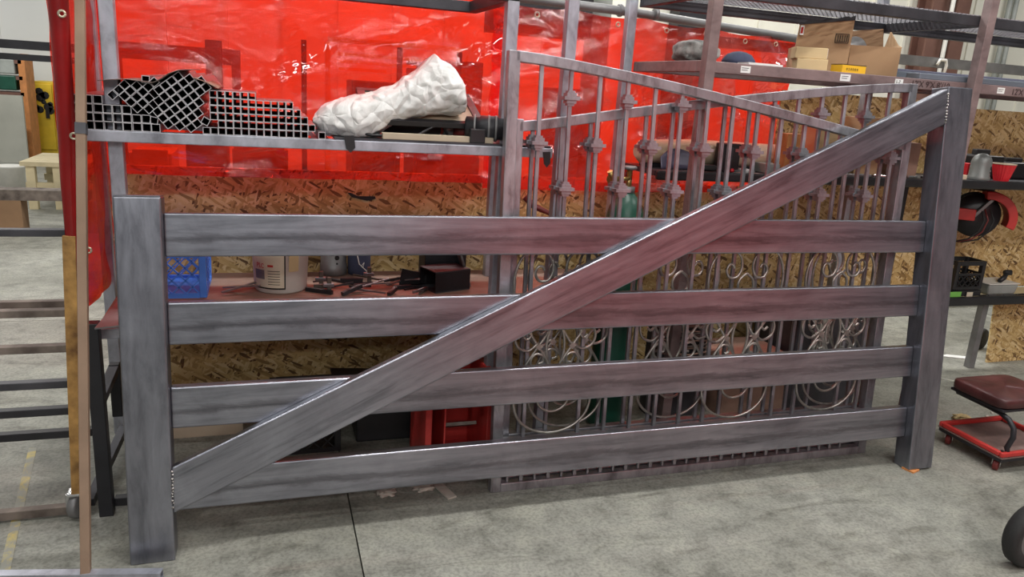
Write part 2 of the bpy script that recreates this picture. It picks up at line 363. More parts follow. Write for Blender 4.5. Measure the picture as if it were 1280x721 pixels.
def weld(u, v0, v1):
    m = MB(GM); v = v0; 
    while v < v1:
        r = random.uniform(.0042, .0072); m.lathe([(.0006, -r), (r*.75, -r*.6), (r, 0), (r*.75, r*.6), (.0006, r)], (u+random.uniform(-.002, .002), v, .0015), 8); v += r*2.2+random.choice((0, 0, .004))
    m.build('weld_bead', 'weld', g)
weld(W+.001, .205, .345); weld(L-.001, 1.725, 1.872)
# block under the right post
bp = MB().cbox((GX+L+.03, GY+.02, .0045), (.06, .06, .009), Matrix.Rotation(.3, 3, 'Z')).build('wood_shim', 'orange_wood'); tag(bp, 'small orange wood shim under the tall end post of the ranch gate', 'shim')

# ================================================================ ORNATE GATES
OW = 2.06
def spiral(cx, cz, r0, r1, a0, turns, n=26):
    return [(cx+(r0+(r1-r0)*t)*math.cos(a0+turns*2*math.pi*t), 0, cz+(r0+(r1-r0)*t)*math.sin(a0+turns*2*math.pi*t)) for t in [i/n for i in range(n+1)]]
def hermite(p0, t0, p1, t1, n=14):
    out = []
    for i in range(n+1):
        t = i/n; a = 2*t**3-3*t**2+1; b = t**3-2*t**2+t; c = -2*t**3+3*t**2; d = t**3-t**2
        out.append((a*p0[0]+b*t0[0]+c*p1[0]+d*t1[0], 0, a*p0[1]+b*t0[1]+c*p1[1]+d*t1[1]))
    return out
def crom(P, n=6):
    out = []; Q = [P[0]]+list(P)+[P[-1]]
    for i in range(1, len(Q)-2):
        a, b, c, d = Q[i-1], Q[i], Q[i+1], Q[i+2]
        for k in range(n):
            t = k/n; out.append(tuple(.5*(2*b[m]+(c[m]-a[m])*t+(2*a[m]-5*b[m]+4*c[m]-d[m])*t*t+(3*b[m]-a[m]-3*c[m]+d[m])*t**3) for m in (0, 1)))
    return out+[P[-1]]
def scrolls(cx):
    """scroll work of one motif (x, z) about the centre (cx, .665)"""
    out = []
    # closed U below: arms cross at the middle
    arm = [(.012, .105), (.055, .035), (.10, -.03), (.155, -.12), (.182, -.22), (.165, -.315), (.10, -.378)]
    out.append(crom(arm+[(0, -.402)]+[(-x, z) for x, z in arm[::-1]]))
    out.append(crom([(.075, -.225), (.066, -.265), (.038, -.292), (0, -.302), (-.038, -.292), (-.066, -.265), (-.075, -.225)]))
    for sx in (-1, 1):
        c = []
        # open lyre above, curling inwards at the top
        c.append(crom([(.012, -.105), (.055, -.035), (.10, .03), (.165, .13), (.20, .24), (.198, .33), (.16, .405), (.10, .425), (.045, .395), (.03, .34), (.05, .295), (.09, .29), (.11, .32), (.10, .35), (.08, .352), (.07, .335)]))
        c.append(crom([(0, .125), (.03, .07), (.042, 0), (.03, -.07), (0, -.125)]))
        c.append(crom([(.085, .012), (.125, -.018), (.172, .0), (.188, .048), (.165, .088), (.128, .082), (.115, .053), (.132, .033), (.150, .046)]))
        c.append(crom([(0, -.125), (.05, -.118), (.098, -.098), (.112, -.062), (.09, -.034), (.06, -.042), (.056, -.07), (.078, -.078)]))
        c.append(crom([(.012, .20), (.04, .235), (.035, .28), (.0, .31)]))
        out += [[(sx*x, z) for x, z in k] for k in c]
    return [[(cx+x, .665+z) for x, z in k] for k in out]
def ornate(x0, y0, lean, mirror, label):
    X = (lambda x: OW-x) if mirror else (lambda x: x)
    M = Matrix.Translation((x0, y0, 0)) @ Matrix.Rotation(-lean, 4, 'X')
    t = thing('ornate_gate', (x0, y0, 0), label, 'gate')
    D = .042     # local y from 0 (front) to D
    def ztop(x):
        s = min(max((x-.05)/1.95, 0), 1); return 1.885 - .275*(s**1.25*(1.0) if s < 1 else 1)
    def bx(x0_, x1_, z0, z1, name='frame_rail', ya=0, yb=D, mat='ornate_steel', bev=.003):
        a, b = sorted((X(x0_), X(x1_)))
        return MB(M).box((a, ya, z0), (b, yb, z1)).build(name, mat, t, bev)
    bx(0, .048, 0, 1.885, 'stile'); bx(OW-.048, OW, 0, 1.62, 'stile')
    # curved top rail
    m = MB(M); n = 20; V = []
    for i in range(n+1):
        x = .03+(OW-.06)*i/n; z = ztop(x)
        V += [(X(x), 0, z-.042), (X(x), D, z-.042), (X(x), D, z), (X(x), 0, z)]
    F = [(4*i+a, 4*i+(a+1) % 4, 4*i+4+(a+1) % 4, 4*i+4+a) for i in range(n) for a in range(4)] + [(0, 1, 2, 3), (4*n+3, 4*n+2, 4*n+1, 4*n)]
    m.add(V, F).build('top_rail', 'ornate_steel', t, .003)
    bx(.048, OW-.048, 1.085, 1.125); bx(.048, OW-.048, .205, .245); bx(.048, OW-.048, 0, .04)
    centers = (.27, 1.21, 1.75)
    for k in range(15):
        x = .145+.130*k
        if x > OW-.08: break
        h = .008; zt = ztop(x)-.04
        zb = .245
        low = any(abs(x-c) < .06 for c in centers)
        bx(x-h, x+h, 1.125 if low else zb, zt, 'picket', .012, .028, 'ornate_steel', .0015)
        for zc in ((1.53,) if k % 2 == 0 else (1.345, 1.715)):
            if zc > zt-.02: continue
            mm = MB(M)
            for (hw, za, zb_) in ((.015, -.030, -.021), (.021, -.021, -.007), (.034, -.007, .007), (.021, .007, .021), (.015, .021, .030)):
                mm.box((X(x)-hw, .020-min(hw, .028), zc+za), (X(x)+hw, .020+min(hw, .028), zc+zb_))
            mm.build('collar', 'ornate_steel', t)
    for k in range(29):            # short dog bars at the bottom
        x = .08+.065*k+.0
        if x > OW-.06: break
        h = .008 if k % 2 else .005
        bx(x-h, x+h, .04, .205, 'dog_bar', .012, .028, 'ornate_steel', .001)
    for c in centers:
        for curve in scrolls(c):
            MB(M).tube([(X(x), .006, z) for x, z in curve], .0062, 8).build('scroll', 'scroll_steel', t)
        for sx in (-1, 1):
            MB(M).cbox((X(c+sx*.077), .006, .665+.0), (.024, .02, .024), Matrix.Rotation(.8*sx, 3, 'Y')).build('scroll_clip', 'scroll_steel', t)
    return t
OL = math.radians(3.5)
ornate(.92, 2.832, OL, False, 'wrought steel scroll gate right behind the ranch gate, top rail falling from its tall stile')
ornate(.965, 2.888, OL, True, 'rearmost wrought steel scroll gate, its curved top rail rising towards the cardboard boxes')

# ================================================================ RACK A (tube shelf)
ra = thing('steel_storage_rack', (.2, 3.3, 0), 'square tube steel storage rack holding the tube stock and the white bag', 'rack')
PS = .05
def upright(parent, x, y, z1, mat='rack_steel', z0=0, name='upright', s=PS):
    return MB().box((x, y, z0), (x+s, y+s, z1)).build(name, mat, parent, .003)
xl_, xr_ = aty(121, 0, 3.09).x, aty(633, 40, 3.09).x
upright(ra, xl_, 3.09, 2.7); upright(ra, xr_, 3.09, 2.7); upright(ra, aty(108, 100, 3.72).x, 3.72, 2.7); upright(ra, 1.10, 3.72, 1.458)
YA = 3.035
SX0, SX1 = aty(105, 160, YA).x, aty(691, 190, YA).x
for y in (YA, 3.72): MB().box((SX0, y, 1.458), (SX1, y+.05, 1.498)).build('shelf_beam', 'rack_steel', ra, .003)
for x in (SX0, .2, SX1-.05): MB().box((x, YA+.05, 1.458), (x+.05, 3.72, 1.49)).build('side_beam', 'rack_steel', ra, .003)
MB().box((.26, YA+.015, 1.498), (SX1-.005, 3.76, 1.506)).build('shelf_board', 'dark_steel', ra)
for y in (3.09, 3.72): MB().box((SX0, y, 2.074), (xr_+.05, y+.05, 2.124)).build('top_beam', 'dark_steel', ra, .003)
MB().box((xr_, 3.14, 2.074), (xr_+.05, 3.72, 2.124)).build('side_beam', 'dark_steel', ra, .003)
# lower bench shelf
MB().box((-.62, 3.10, .742), (1.65, 3.86, .76)).build('lower_shelf', 'ply_red', ra)
MB().box((-.62, 3.08, .70), (1.65, 3.12, .742)).build('shelf_beam', 'rack_steel', ra, .003)
# small torn strips of tape on the shelf beam
for (x, y, s) in ((437, 186, .022), (683, 205, .018)):
    q = aty(x, y, YA-.006)
    o = MB().prism([q+Vector((-s, 0, .05)), q+Vector((s*.8, 0, .052)), q+Vector((s, 0, .005)), q+Vector((s*.2, 0, -.015)), q+Vector((-s*.6, 0, .0))], (0, .004, 0)).build('tape_strip', 'black_plastic')
    tag(o, 'torn black tape hanging from the tube shelf below the white bag' if x < 500 else 'torn black tape hanging from the shelf edge beside the scroll gate', 'tape')

# ---- OSB backing
osb = thing('osb_panel_wall', (1.5, 4.0, 0), 'strand board sheets standing behind the bench below the red curtain', 'board')
for (x0, x1, z0, z1) in ((-.72, .52, 0, 1.262), (.5204, 1.76, 0, 1.262), (1.7604, 3.0, 0, 1.24), (3.0004, 4.1, 0, 1.83), (4.1004, 6.2, .55, 1.80)):
    MB().box((x0, 4.0, z0), (x1, 4.014, z1)).build('osb_sheet', 'osb', osb)
# dark torn patch on the strand board
q = aty(452, 248, 3.994)
o = MB().prism([q+Vector((a, 0, b)) for a, b in ((-.075, .03), (-.05, .005), (-.01, -.004), (.03, -.012), (.075, .0), (.07, .012), (.03, .012), (-.02, .012), (-.055, .028))], (0, .005, 0)).build('torn_patch', 'black_plastic', osb)

# ================================================================ SQUARE TUBE STOCK
def sq_tube_mesh(name, s, ln, th=.0022):
    m = MB(); a = s/2; b = a-th
    V = []
    for y in (0, ln):
        V += [(-a, y, -a), (a, y, -a), (a, y, a), (-a, y, a), (-b, y, -b), (b, y, -b), (b, y, b), (-b, y, b)]
    F = []; mi = []
    for i in range(4):
        j = (i+1) % 4
        F.append((i, j, 8+j, 8+i)); mi.append(0)
        F.append((4+i, 12+i, 12+j, 4+j)); mi.append(2)
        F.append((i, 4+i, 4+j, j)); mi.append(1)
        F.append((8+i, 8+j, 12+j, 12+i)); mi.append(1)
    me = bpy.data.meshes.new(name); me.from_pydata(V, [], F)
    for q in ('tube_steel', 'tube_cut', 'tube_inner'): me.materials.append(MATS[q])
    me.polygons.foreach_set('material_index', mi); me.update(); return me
TS = .0296
TH = .0266
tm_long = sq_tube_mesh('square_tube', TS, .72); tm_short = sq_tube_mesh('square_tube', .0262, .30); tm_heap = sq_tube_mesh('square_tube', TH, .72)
def tubeobj(me, x, z, rot, label, group, y=3.04):
    o = bpy.data.objects.new('square_tube', me); col.objects.link(o); o.location = (x, y+random.uniform(-.006, .008), z); o.rotation_euler = (0, rot, 0); WL[o] = o.location.copy()
    return tag(o, label, 'tube', group)
def cpx(cx, cy): p = aty(90+cx/3.879, 60+cy/3.879, 3.04); return p.x, p.z
placed = []
ZS = 1.4985+TS/2
# stacked rows at the left end
x0, _ = cpx(85, 380); st = .0306
ROWN = ['bottom', 'second', 'third', 'fourth', 'fifth', 'top']
for r_, (a, n) in enumerate(((-1, 9), (-1, 8), (-1, 6), (-1, 3))):
    for k in range(a, a+n):
        x = x0+st*k; z = ZS+r_*.0301
        tubeobj(tm_long, x, z, random.uniform(-.02, .02), 'square steel tube in the %s row of the level tubes at the curtain end' % ('top' if r_ == 3 else ROWN[r_]), 'level rows of square tube'); placed.append((x, z))
# tilted heap in the middle
LBL2 = ('square steel tube tipped on its corner in the tilted heap', 'tilted heap of square tube')
polyA = [(135, 268), (250, 158), (425, 160), (450, 345), (375, 362), (280, 312)]
polyB = [(400, 195), (480, 122), (600, 132), (668, 172), (628, 232), (622, 345), (585, 405), (520, 420), (420, 385), (395, 290)]
def inside(p, poly):
    c = False; j = len(poly)-1
    for i in range(len(poly)):
        (xi, yi), (xj, yj) = poly[i], poly[j]
        if (yi > p[1]) != (yj > p[1]) and p[0] < (xj-xi)*(p[1]-yi)/(yj-yi)+xi: c = not c
        j = i
    return c
def lattice(poly, ang, org, rot):
    pw = [cpx(*q) for q in poly]; ox, oz = cpx(*org); s = TH+.0007
    for i in range(-14, 15):
        for j in range(-14, 15):
            x = ox + s*(i*math.cos(ang)-j*math.sin(ang)); z = oz + s*(i*math.sin(ang)+j*math.cos(ang))
            if inside((x, z), pw) and z > ZS+.004 and all((x-a)**2+(z-b)**2 > (TH*1.0)**2 for a, b in placed) and all((x-a)**2+(z-b)**2 > .0310**2 for a, b in rows):
                placed.append((x, z)); tubeobj(tm_heap, x, z, rot, *LBL2)
rows = list(placed)
lattice(polyB, math.radians(38), (483, 160), -math.radians(38))
lattice(polyA, math.radians(43), (168, 252), -math.radians(43))
for (cx, cy, rot) in ((637, 238, .04), (637, 276, -.03), (637, 314, .02), (648, 355, .5), (435, 388, .35), (480, 393, .05), (397, 352, .2), (527, 388, .6), (578, 378, .4)):
    x, z = cpx(cx, cy); z = max(z, ZS-.0015)
    if all((x-a)**2+(z-b)**2 > (TH*.95)**2 for a, b in placed): placed.append((x, z)); tubeobj(tm_heap, x, z, rot, *LBL2)
# neat stepped stack to the right

xa, _ = cpx(685, 256); pt = .0283
for r_, (k0, k1) in enumerate(((-1, 13), (1, 14), (0, 13), (0, 12), (0, 11), (0, 6))):
    for k in range(k0, k1):
        tubeobj(tm_short, xa+.0269*k, 1.4985+.0132+r_*.0266, 0, 'square steel tube in the %s row of the stepped stack by the white bag' % ROWN[r_], 'stepped stack of square tube')
x, _ = cpx(1212, 427); o = tubeobj(tm_short, x, 1.4985+.0132, 0, 'lone square steel tube lying between the stepped stack and the white bag', 'tube end by itself'); del o['group']
x, _ = cpx(357, 150)
o = tubeobj(tm_heap, x, cpx(357, 152)[1], .05, 'single square tube resting on the sheet metal scrap atop the tube heap', 'x'); del o['group']
# thin sheet metal off-cuts on top of the heap
def ssheet(pts, dy, name, label, mat='rusty_gray'):
    n = len(pts)
    def fn(u, v):
        t = u*(n-1); i = min(int(t), n-2); f = t-i
        a, b = Vector(pts[i]), Vector(pts[i+1]); q = a.lerp(b, f); return Vector((q.x, 3.01+v*dy, q.y))
    return tag(MB().grid(fn, 14, 3).build(name, mat, solid=.0025), label, 'sheet metal')
def cp2(*l): return [cpx(*q) for q in l]
ssheet(cp2((130, 155), (200, 150), (270, 148), (340, 158), (395, 166)), .5, 'sheet_offcut', 'flat rusty sheet off-cut poking out over the tube heap', 'tray_dust')
ssheet(cp2((380, 172), (430, 150), (470, 122), (520, 104), (580, 103)), .45, 'sheet_offcut', 'curled rusty sheet off-cut peeling up from the tube heap')
ssheet(cp2((590, 142), (640, 158), (690, 182), (712, 194)), .4, 'sheet_offcut', 'small bent sheet off-cut at the edge of the tube heap by the stepped stack', 'ply_red')

# ================================================================ WHITE BAG AND THINGS ON SHELF A
stn = [(391, 149, 153, .03), (397, 138, 160, .07), (408, 129, 167, .10), (424, 123, 173, .13), (440, 120, 175, .14), (457, 117, 174, .13), (475, 112, 166, .11), (493, 104, 155, .10),
       (511, 93, 149, .12), (527, 80, 146, .14), (541, 69, 144, .14), (552, 75, 143, .15), (562, 85, 142, .16), (570, 97, 141, .16), (574, 117, 140, .13), (575, 128, 139, .08)]
def bagring(u, v):
    t = u*(len(stn)-1); i = min(int(t), len(stn)-2); f = t-i
    s = [a+(b-a)*f for a, b in zip(stn[i], stn[i+1])]
    Y = 3.2; top = aty(s[0], s[1], Y); bot = aty(s[0], s[2], Y); c = (top+bot)/2; h = max((top.z-bot.z)/2, .004)
    a = v*2*math.pi; sq = 1.0
    ca, sa = math.cos(a), math.sin(a)
    p = Vector((c.x, Y + s[3]*ca*abs(ca)**-.25 if abs(ca) > .01 else Y, c.z + h*sa))
    k = -abs(noise.noise(p*9+Vector((3, 1, 0))))*.020 - abs(noise.noise(p*22+Vector((1, 5, 0))))*.012 - abs(noise.noise(Vector((p.x*7-p.z*16, p.y*4, 7))))*.016 + .012
    d = Vector((0, ca, sa)); q = p + d*k*(1 if 0.03 < u < .97 else .3)
    q.z = max(q.z, 1.508); return q
o = MB().grid(bagring, 130, 80, True).build('plastic_bag', 'crumpled_white'); tag(o, 'crumpled white plastic bag slumped on the tube shelf, tall at one end', 'bag')
# light strip of flat bar lying on the shelf edge
p0, p1 = aty(478, 172, 3.07), aty(616, 178, 3.07)
o = MB().box((p0.x, 3.06, 1.5065), (p1.x, 3.105, 1.531)).build('flat_bar', 'drywall_dirty', bevel=.002); tag(o, 'pale flat bar lying along the front edge of the tube shelf', 'bar')
# framed panel the bag rests on
fp = thing('framed_panel', (.66, 3.2, 1.564), 'dark framed panel tilted up under the tall end of the white bag', 'panel')
PA = [aty(455, 147, 3.11), aty(607, 156, 3.11)]; pw_ = PA[1].x-PA[0].x; zt = PA[1].z-.012
PM = Matrix.Translation((PA[0].x, 3.11, zt)) @ Matrix.Rotation(.36, 4, 'X')
MB(PM).box((0, 0, -.010), (pw_, .03, .014)).build('frame_bar', 'black_steel', fp, .002); MB(PM).box((0, .30, -.010), (pw_, .33, .014)).build('frame_bar', 'black_steel', fp, .002)
for x in (0, pw_-.035): MB(PM).box((x, .03, -.010), (x+.035, .30, .014)).build('frame_bar', 'dark_steel', fp, .002)
MB(PM).box((.035, .03, -.004), (pw_-.035, .30, .006)).build('panel_sheet', 'drywall_dirty', fp)
# what carries the panel
c = aty(520, 165, 3.2)
gr = thing('angle_grinder', (c.x, 3.22, 1.5065), 'dark hand grinder lying beneath the framed panel', 'power tool')
MB().tube([(c.x-.14, 3.22, 1.549), (c.x-.05, 3.21, 1.551), (c.x+.02, 3.2, 1.552), (c.x+.10, 3.2, 1.552)], [.026, .030, .036, .034], 14).build('motor_body', 'rubber', gr)
MB().tube([(c.x-.34, 3.25, 1.534), (c.x-.25, 3.24, 1.539), (c.x-.14, 3.22, 1.549)], [.022, .024, .026], 12).build('handle', 'black_plastic', gr)
MB().lathe([(.034, -.02), (.04, -.01), (.04, .02), (.02, .03)], (c.x+.13, 3.2, 1.552), 14, (1, 0, 0)).build('gear_head', 'gray_metal', gr)
MB().tube([(c.x-.33, 3.25, 1.534), (c.x-.30, 3.12, 1.534), (c.x-.2, 3.08, 1.519), (c.x-.02, 3.1, 1.52), (c.x+.06, 3.12, 1.564), (c.x+.10, 3.14, 1.564), (c.x+.13, 3.14, 1.52)], .006, 8).build('cord', 'black_plastic', gr)
c = aty(580, 166, 3.2)
o = MB().lathe([(.058, 0), (.066, .078)], (c.x, 3.2, 1.5065), 20).build('ribbed_tub', 'red_dark'); tag(o, 'dark red ribbed tub under the corner of the framed panel', 'tub')
c = aty(606, 166, 3.1)
mo = thing('electric_motor', (c.x, 3.1, 1.5065), 'small black round electric motor on the shelf beside the framed panel', 'motor')
MB().lathe([(.03, -.10), (.045, -.095), (.045, -.04), (.052, -.036), (.052, .036), (.045, .04), (.045, .07), (.02, .09)], (c.x+.015, 3.1, 1.566), 20, (1, -.25, 0)).build('housing', 'black_steel', mo)
for k in (-.06, 0, .03): MB().lathe([(.055, k-.004), (.055, k+.004)], Vector((c.x+.015, 3.1, 1.566)), 20, (1, -.25, 0)).build('clamp_ring', 'gray_metal', mo)
MB().box((c.x-.075, 3.05, 1.5065), (c.x-.01, 3.15, 1.564)).build('foot_block', 'black_plastic', mo, .004)

# ================================================================ LOWER BENCH THINGS
SH = .76
# milk crate
def crate(name, x0, y0, z0, sx, sy, sz, mat, label, nb=5):
    t = thing(name, (x0+sx/2, y0+sy/2, z0), label, 'crate')
    th = .012
    for (a, b) in ((x0, y0), (x0+sx-.03, y0), (x0, y0+sy-.03), (x0+sx-.03, y0+sy-.03)):
        MB().box((a, b, z0), (a+.03, b+.03, z0+sz)).build('corner_post', mat, t, .003)
    for za, zb in ((0, .022), (sz-.10, sz-.085), (sz-.03, sz)):
        for y in (y0, y0+sy-th): MB().box((x0+.03, y, z0+za), (x0+sx-.03, y+th, z0+zb)).build('side_band', mat, t)
        for x in (x0, x0+sx-th): MB().box((x, y0+.03, z0+za), (x+th, y0+sy-.03, z0+zb)).build('side_band', mat, t)
    MB().box((x0+.005, y0+.005, z0), (x0+sx-.005, y0+sy-.005, z0+.008)).build('crate_bottom', mat, t)
    zc0, zc1 = z0+.02, z0+sz-.09
    for face in range(4):
        for sgn in (-1, 1):
            for k in range(-nb, nb*2):
                lo, hi = .03, (sx if face < 2 else sy)-.03
                a0 = lo + (hi-lo)*k/nb; run = (zc1-zc0)*.95
                pa, pb = (a0, zc0), (a0+sgn*run, zc1)
                # clip in u
                (ua, za), (ub, zb) = pa, pb
                if min(ua, ub) > hi or max(ua, ub) < lo: continue
                def at(u): return za+(zb-za)*(u-ua)/(ub-ua)
                if ua < lo: za2 = at(lo); ua2 = lo
                elif ua > hi: za2 = at(hi); ua2 = hi
                else: ua2, za2 = ua, za
                if ub < lo: zb2 = at(lo); ub2 = lo
                elif ub > hi: zb2 = at(hi); ub2 = hi
                else: ub2, zb2 = ub, zb
                if abs(ua2-ub2) < .01: continue
                f = {0: lambda u, z: (x0+u, y0+.006, z), 1: lambda u, z: (x0+u, y0+sy-.006, z), 2: lambda u, z: (x0+.006, y0+u, z), 3: lambda u, z: (x0+sx-.006, y0+u, z)}[face]
                MB().bar(f(ua2, za2), f(ub2, zb2), .006, .007, (0, 1, 0) if face < 2 else (1, 0, 0)).build('lattice_bar', mat, t)
    return t
cr = aty(259, 372, 3.42)
crate('milk_crate', cr.x-.335, 3.42, SH, .335, .335, .28, 'blue_plastic', 'bright blue plastic milk crate on the low bench behind the ranch gate')
# bucket
c = atz(352, 368, SH); bx_, by_ = c.x+.0, c.y+.12
bk = thing('plastic_bucket', (bx_, by_, SH), 'white plastic bucket with a cream printed label on the low bench', 'bucket')
MB().lathe([(.112, 0), (.118, .006), (.131, .275), (.138, .277), (.138, .300), (.130, .302), (.124, .29), (.110, .01)], (bx_, by_, SH), 36).build('pail', 'white_plastic', bk)
def arc_patch(a0, a1, z0, z1, dr, mat, name, n=12):
    def fn(u, v):
        z = z0+(z1-z0)*v; r = .118+(.134-.118)*(z/.33)+dr; a = a0+(a1-a0)*u; return Vector((bx_+r*math.cos(a), by_+r*math.sin(a), SH+z))
    return MB().grid(fn, n, 2).build(name, mat, bk)
arc_patch(-2.75, -1.42, .022, .25, .0015, 'ink', 'label_border'); arc_patch(-2.73, -1.47, .030, .24, .003, 'cream_label', 'label')
arc_patch(-2.62, -2.18, .068, .112, .0042, 'gray_metal', 'label_picture', 6); arc_patch(-1.30, -.92, .105, .19, .002, 'cardboard_pale', 'paper_tag', 6)
for s, a, z, sz, mt in (('PLC', -2.5, .124, .030, 'red_ink'),):
    R = Matrix.Rotation(a+math.pi/2, 3, 'Z') @ FRONT; rr_ = .131
    text(s, (bx_+rr_*math.cos(a), by_+rr_*math.sin(a), SH+z), sz, mt, bk, R)
arc_patch(-2.05, -1.85, .128, .138, .0042, 'red_ink', 'printed_mark', 4)
for k in range(6):
    arc_patch(-2.05, -1.62,   .045+.0125*k, .0475+.0125*k, .0042, 'ink', 'print_line', 6)
# steel cans
c = atz(418, 345, SH)
t = thing('steel_can', (c.x, c.y+.06, SH), 'grey steel pipe stub with a round bolt hole on the low bench', 'pipe')
MB().lathe([(.066, 0), (.068, .004), (.068, .05), (.064, .053), (.064, .24), (.058, .24), (.058, .02)], (c.x, c.y+.06, SH), 28).build('pipe_wall', 'gray_metal', t)
MB().lathe([(.012, -.002), (.012, .003)], (c.x+.012, c.y+.06-.063, SH+.095), 14, (.15, -1, 0)).build('bolt_hole', 'ink', t)
MB().lathe([(.005, -.002), (.005, .003)], (c.x+.012, c.y+.06-.063, SH+.065), 10, (.15, -1, 0)).build('bolt_hole', 'ink', t)
c = atz(448, 345, SH)
t = thing('paint_can', (c.x+.005, c.y+.06, SH), 'dark blue can with a loose wire next to the pipe stub', 'can')
MB().lathe([(.056, 0), (.058, .003), (.058, .2), (.052, .2)], (c.x+.01, c.y+.06, SH), 24).build('can_body', 'navy', t)
MB().tube([(c.x-.01, c.y-.02, SH+.12), (c.x-.0, c.y-.03, SH+.07), (c.x+.02, c.y-.02, SH+.05), (c.x+.025, c.y-.02, SH+.075), (c.x+.01, c.y-.03, SH+.06), (c.x+.06, c.y-.06, SH+.015)], .0025, 6).build('wire', 'white_plastic', t)
# black square tube cut-offs
c = atz(560, 365, SH)
t = thing('box_section_offcut', (c.x, c.y+.07, SH), 'short black wide box section off-cut, open end turned aside, on the low bench', 'offcut')
R = Matrix.Rotation(.35, 3, 'Z'); cc = Vector((c.x, c.y+.08, SH))
for (lo, hi) in (((-.10, -.075, 0), (.10, .075, .006)), ((-.10, -.075, .099), (.10, .075, .105)), ((-.10, -.075, .006), (.10, -.069, .099)), ((-.10, .069, .006), (.10, .075, .099))):
    m = MB(Matrix.Translation(cc) @ R.to_4x4()); m.box(lo, hi).build('wall_plate', 'black_steel' if hi[2] > .02 and lo[2] < .05 else 'dark_steel', t, .001)
o = MB(Matrix.Translation((c.x+.03, c.y+.24, SH)) @ Matrix.Rotation(.1, 4, 'Z')).box((-.12, -.06, 0), (.10, .05, .17)).build('steel_block', 'black_steel', bevel=.004); tag(o, 'black steel block standing behind the box section off-cut', 'block')
o = MB(Matrix.Translation((c.x+.135, c.y+.14, SH)) @ Matrix.Rotation(-.32, 4, 'Y')).box((-.005, -.05, 0.002), (.005, .05, .2)).build('flat_plate', 'gray_metal'); tag(o, 'thin grey flat plate leaning on the steel block', 'plate')
o = MB(Matrix.Translation((c.x-.15, c.y+.12, SH))).prism([(-.07, 0, 0), (.06, 0, 0), (.07, 0, .06), (-.055, 0, .09)], (0, .006, 0)).build('angle_piece', 'black_steel'); tag(o, 'small black angle plate standing between the cans and the box section', 'plate')
# scattered bar off-cuts on the low bench
rs = random.Random(3)
for k in range(34):
    px = rs.uniform(300, 535); py = rs.uniform(349, 369)
    if 312 < px < 394: continue
    c = atz(px, py, SH); ln = rs.uniform(.06, .19); a = rs.choice((0, .1, -.15, .6, -.6, .9))+rs.uniform(-.15, .15); s = rs.choice((.008, .012, .018)); z = SH+s/2+.0005+(.012 if k % 4 == 0 else 0)
    d = Vector((math.cos(a), math.sin(a), rs.choice((0, 0, 0, .2))))*ln/2; cc = Vector((c.x, c.y, z+abs(d.z)))
    o = MB().bar(cc-d, cc+d, s, s).build('bar_offcut', rs.choice(('dark_steel', 'dark_steel', 'black_steel', 'rusty_gray', 'tube_steel'))); tag(o, 'short steel bar off-cut in the litter on the low bench', 'offcut', 'bar off-cuts on the low bench')
for (px, py) in ((503, 357), (302, 366), (465, 362)):
    c = atz(px, py, SH)
    t = thing('crossed_bars', (c.x, c.y, SH), 'X shaped piece of two crossed flat bars lying in the bench litter', 'offcut', 'crossed bars on the low bench')
    for a in (.42, -.5): d = Vector((math.cos(a), math.sin(a), .16))*.09; MB().bar(Vector((c.x, c.y, SH+.03))-d, Vector((c.x, c.y, SH+.03))+d, .014, .006).build('bar', 'tube_steel', t)
for (px, py) in ((462, 352), (402, 358), (412, 366)):
    c = atz(px, py, SH); t = thing('small_clamp', (c.x, c.y, SH), 'small rusty bracket lying among the bar off-cuts', 'bracket', 'rusty brackets on the bench')
    MB().box((c.x-.012, c.y-.01, SH), (c.x+.008, c.y+.01, SH+.075)).build('shank', 'rusty_gray', t, .003); MB().box((c.x-.03, c.y-.012, SH+.03), (c.x+.02, c.y+.012, SH+.048)).build('jaw', 'tube_steel', t, .003)

# ---------------------------------------------------------------- under the bench
c = atz(420, 552, 0)
o = MB(Matrix.Translation((-.33, 3.62, 0)) @ Matrix.Rotation(-.22, 4, 'X')).box((-.25, 0, 0), (.20, .012, .20)).build('ply_sheet', 'drywall_dirty'); tag(o, 'dusty tan board leaning under the bench by the short gate post', 'board')
crate('black_crate', .0, 3.35, 0, .32, .32, .27, 'black_plastic', 'black lattice crate on the floor under the low bench', 4)
o = MB().box((.40, 3.42, 0), (.92, 3.85, .20)).build('tool_case', 'black_plastic', bevel=.01); tag(o, 'large black case on the floor under the low bench', 'case')
p = aty(420, 474, 3.2)
lid = thing('flat_black_lid', (p.x, 3.2, .36), 'black sheet lying on the large case beneath the bench', 'sheet')
MB(Matrix.Translation((p.x+.30, 3.63, .226)) @ Matrix.Rotation(.07, 4, 'Y')).box((-.28, -.16, 0.0), (.28, .16, .012)).build('sheet', 'black_plastic', lid)
# red tool chest
x0 = aty(532, 530, 3.0).x; x1 = aty(617, 520, 3.0).x
t = thing('red_toolbox', ((x0+x1)/2, 3.15, 0), 'open red steel toolbox on the floor beside the scroll gate stile', 'toolbox')
MB().box((x0, 3.0, 0), (x1, 3.35, .02)).build('box_floor', 'red_paint', t); MB().box((x0, 3.33, .02), (x1, 3.35, .50)).build('back_panel', 'red_paint', t)
for x in (x0, x1-.03): MB().box((x, 3.0, .02), (x+.03, 3.33, .50)).build('side_panel', 'red_paint', t, .004)
MB().box((x0+.085, 3.0, .02), (x0+.092, 3.3, .44)).build('divider', 'red_paint', t)
MB(Matrix.Translation((x0+.2, 3.12, .20)) @ Matrix.Rotation(-.5, 4, 'X')).box((-.10, 0, 0), (.07, .16, .015)).build('slotted_tray', 'rusty_gray', t)
for k in (0, 1): MB(Matrix.Translation((x0+.2, 3.12, .20)) @ Matrix.Rotation(-.5, 4, 'X') @ Matrix.Rotation(.4, 4, 'Z')).box((.0+.035*k, .03, .0155), (.015+.035*k, .10, .018)).build('slot', 'ink', t)
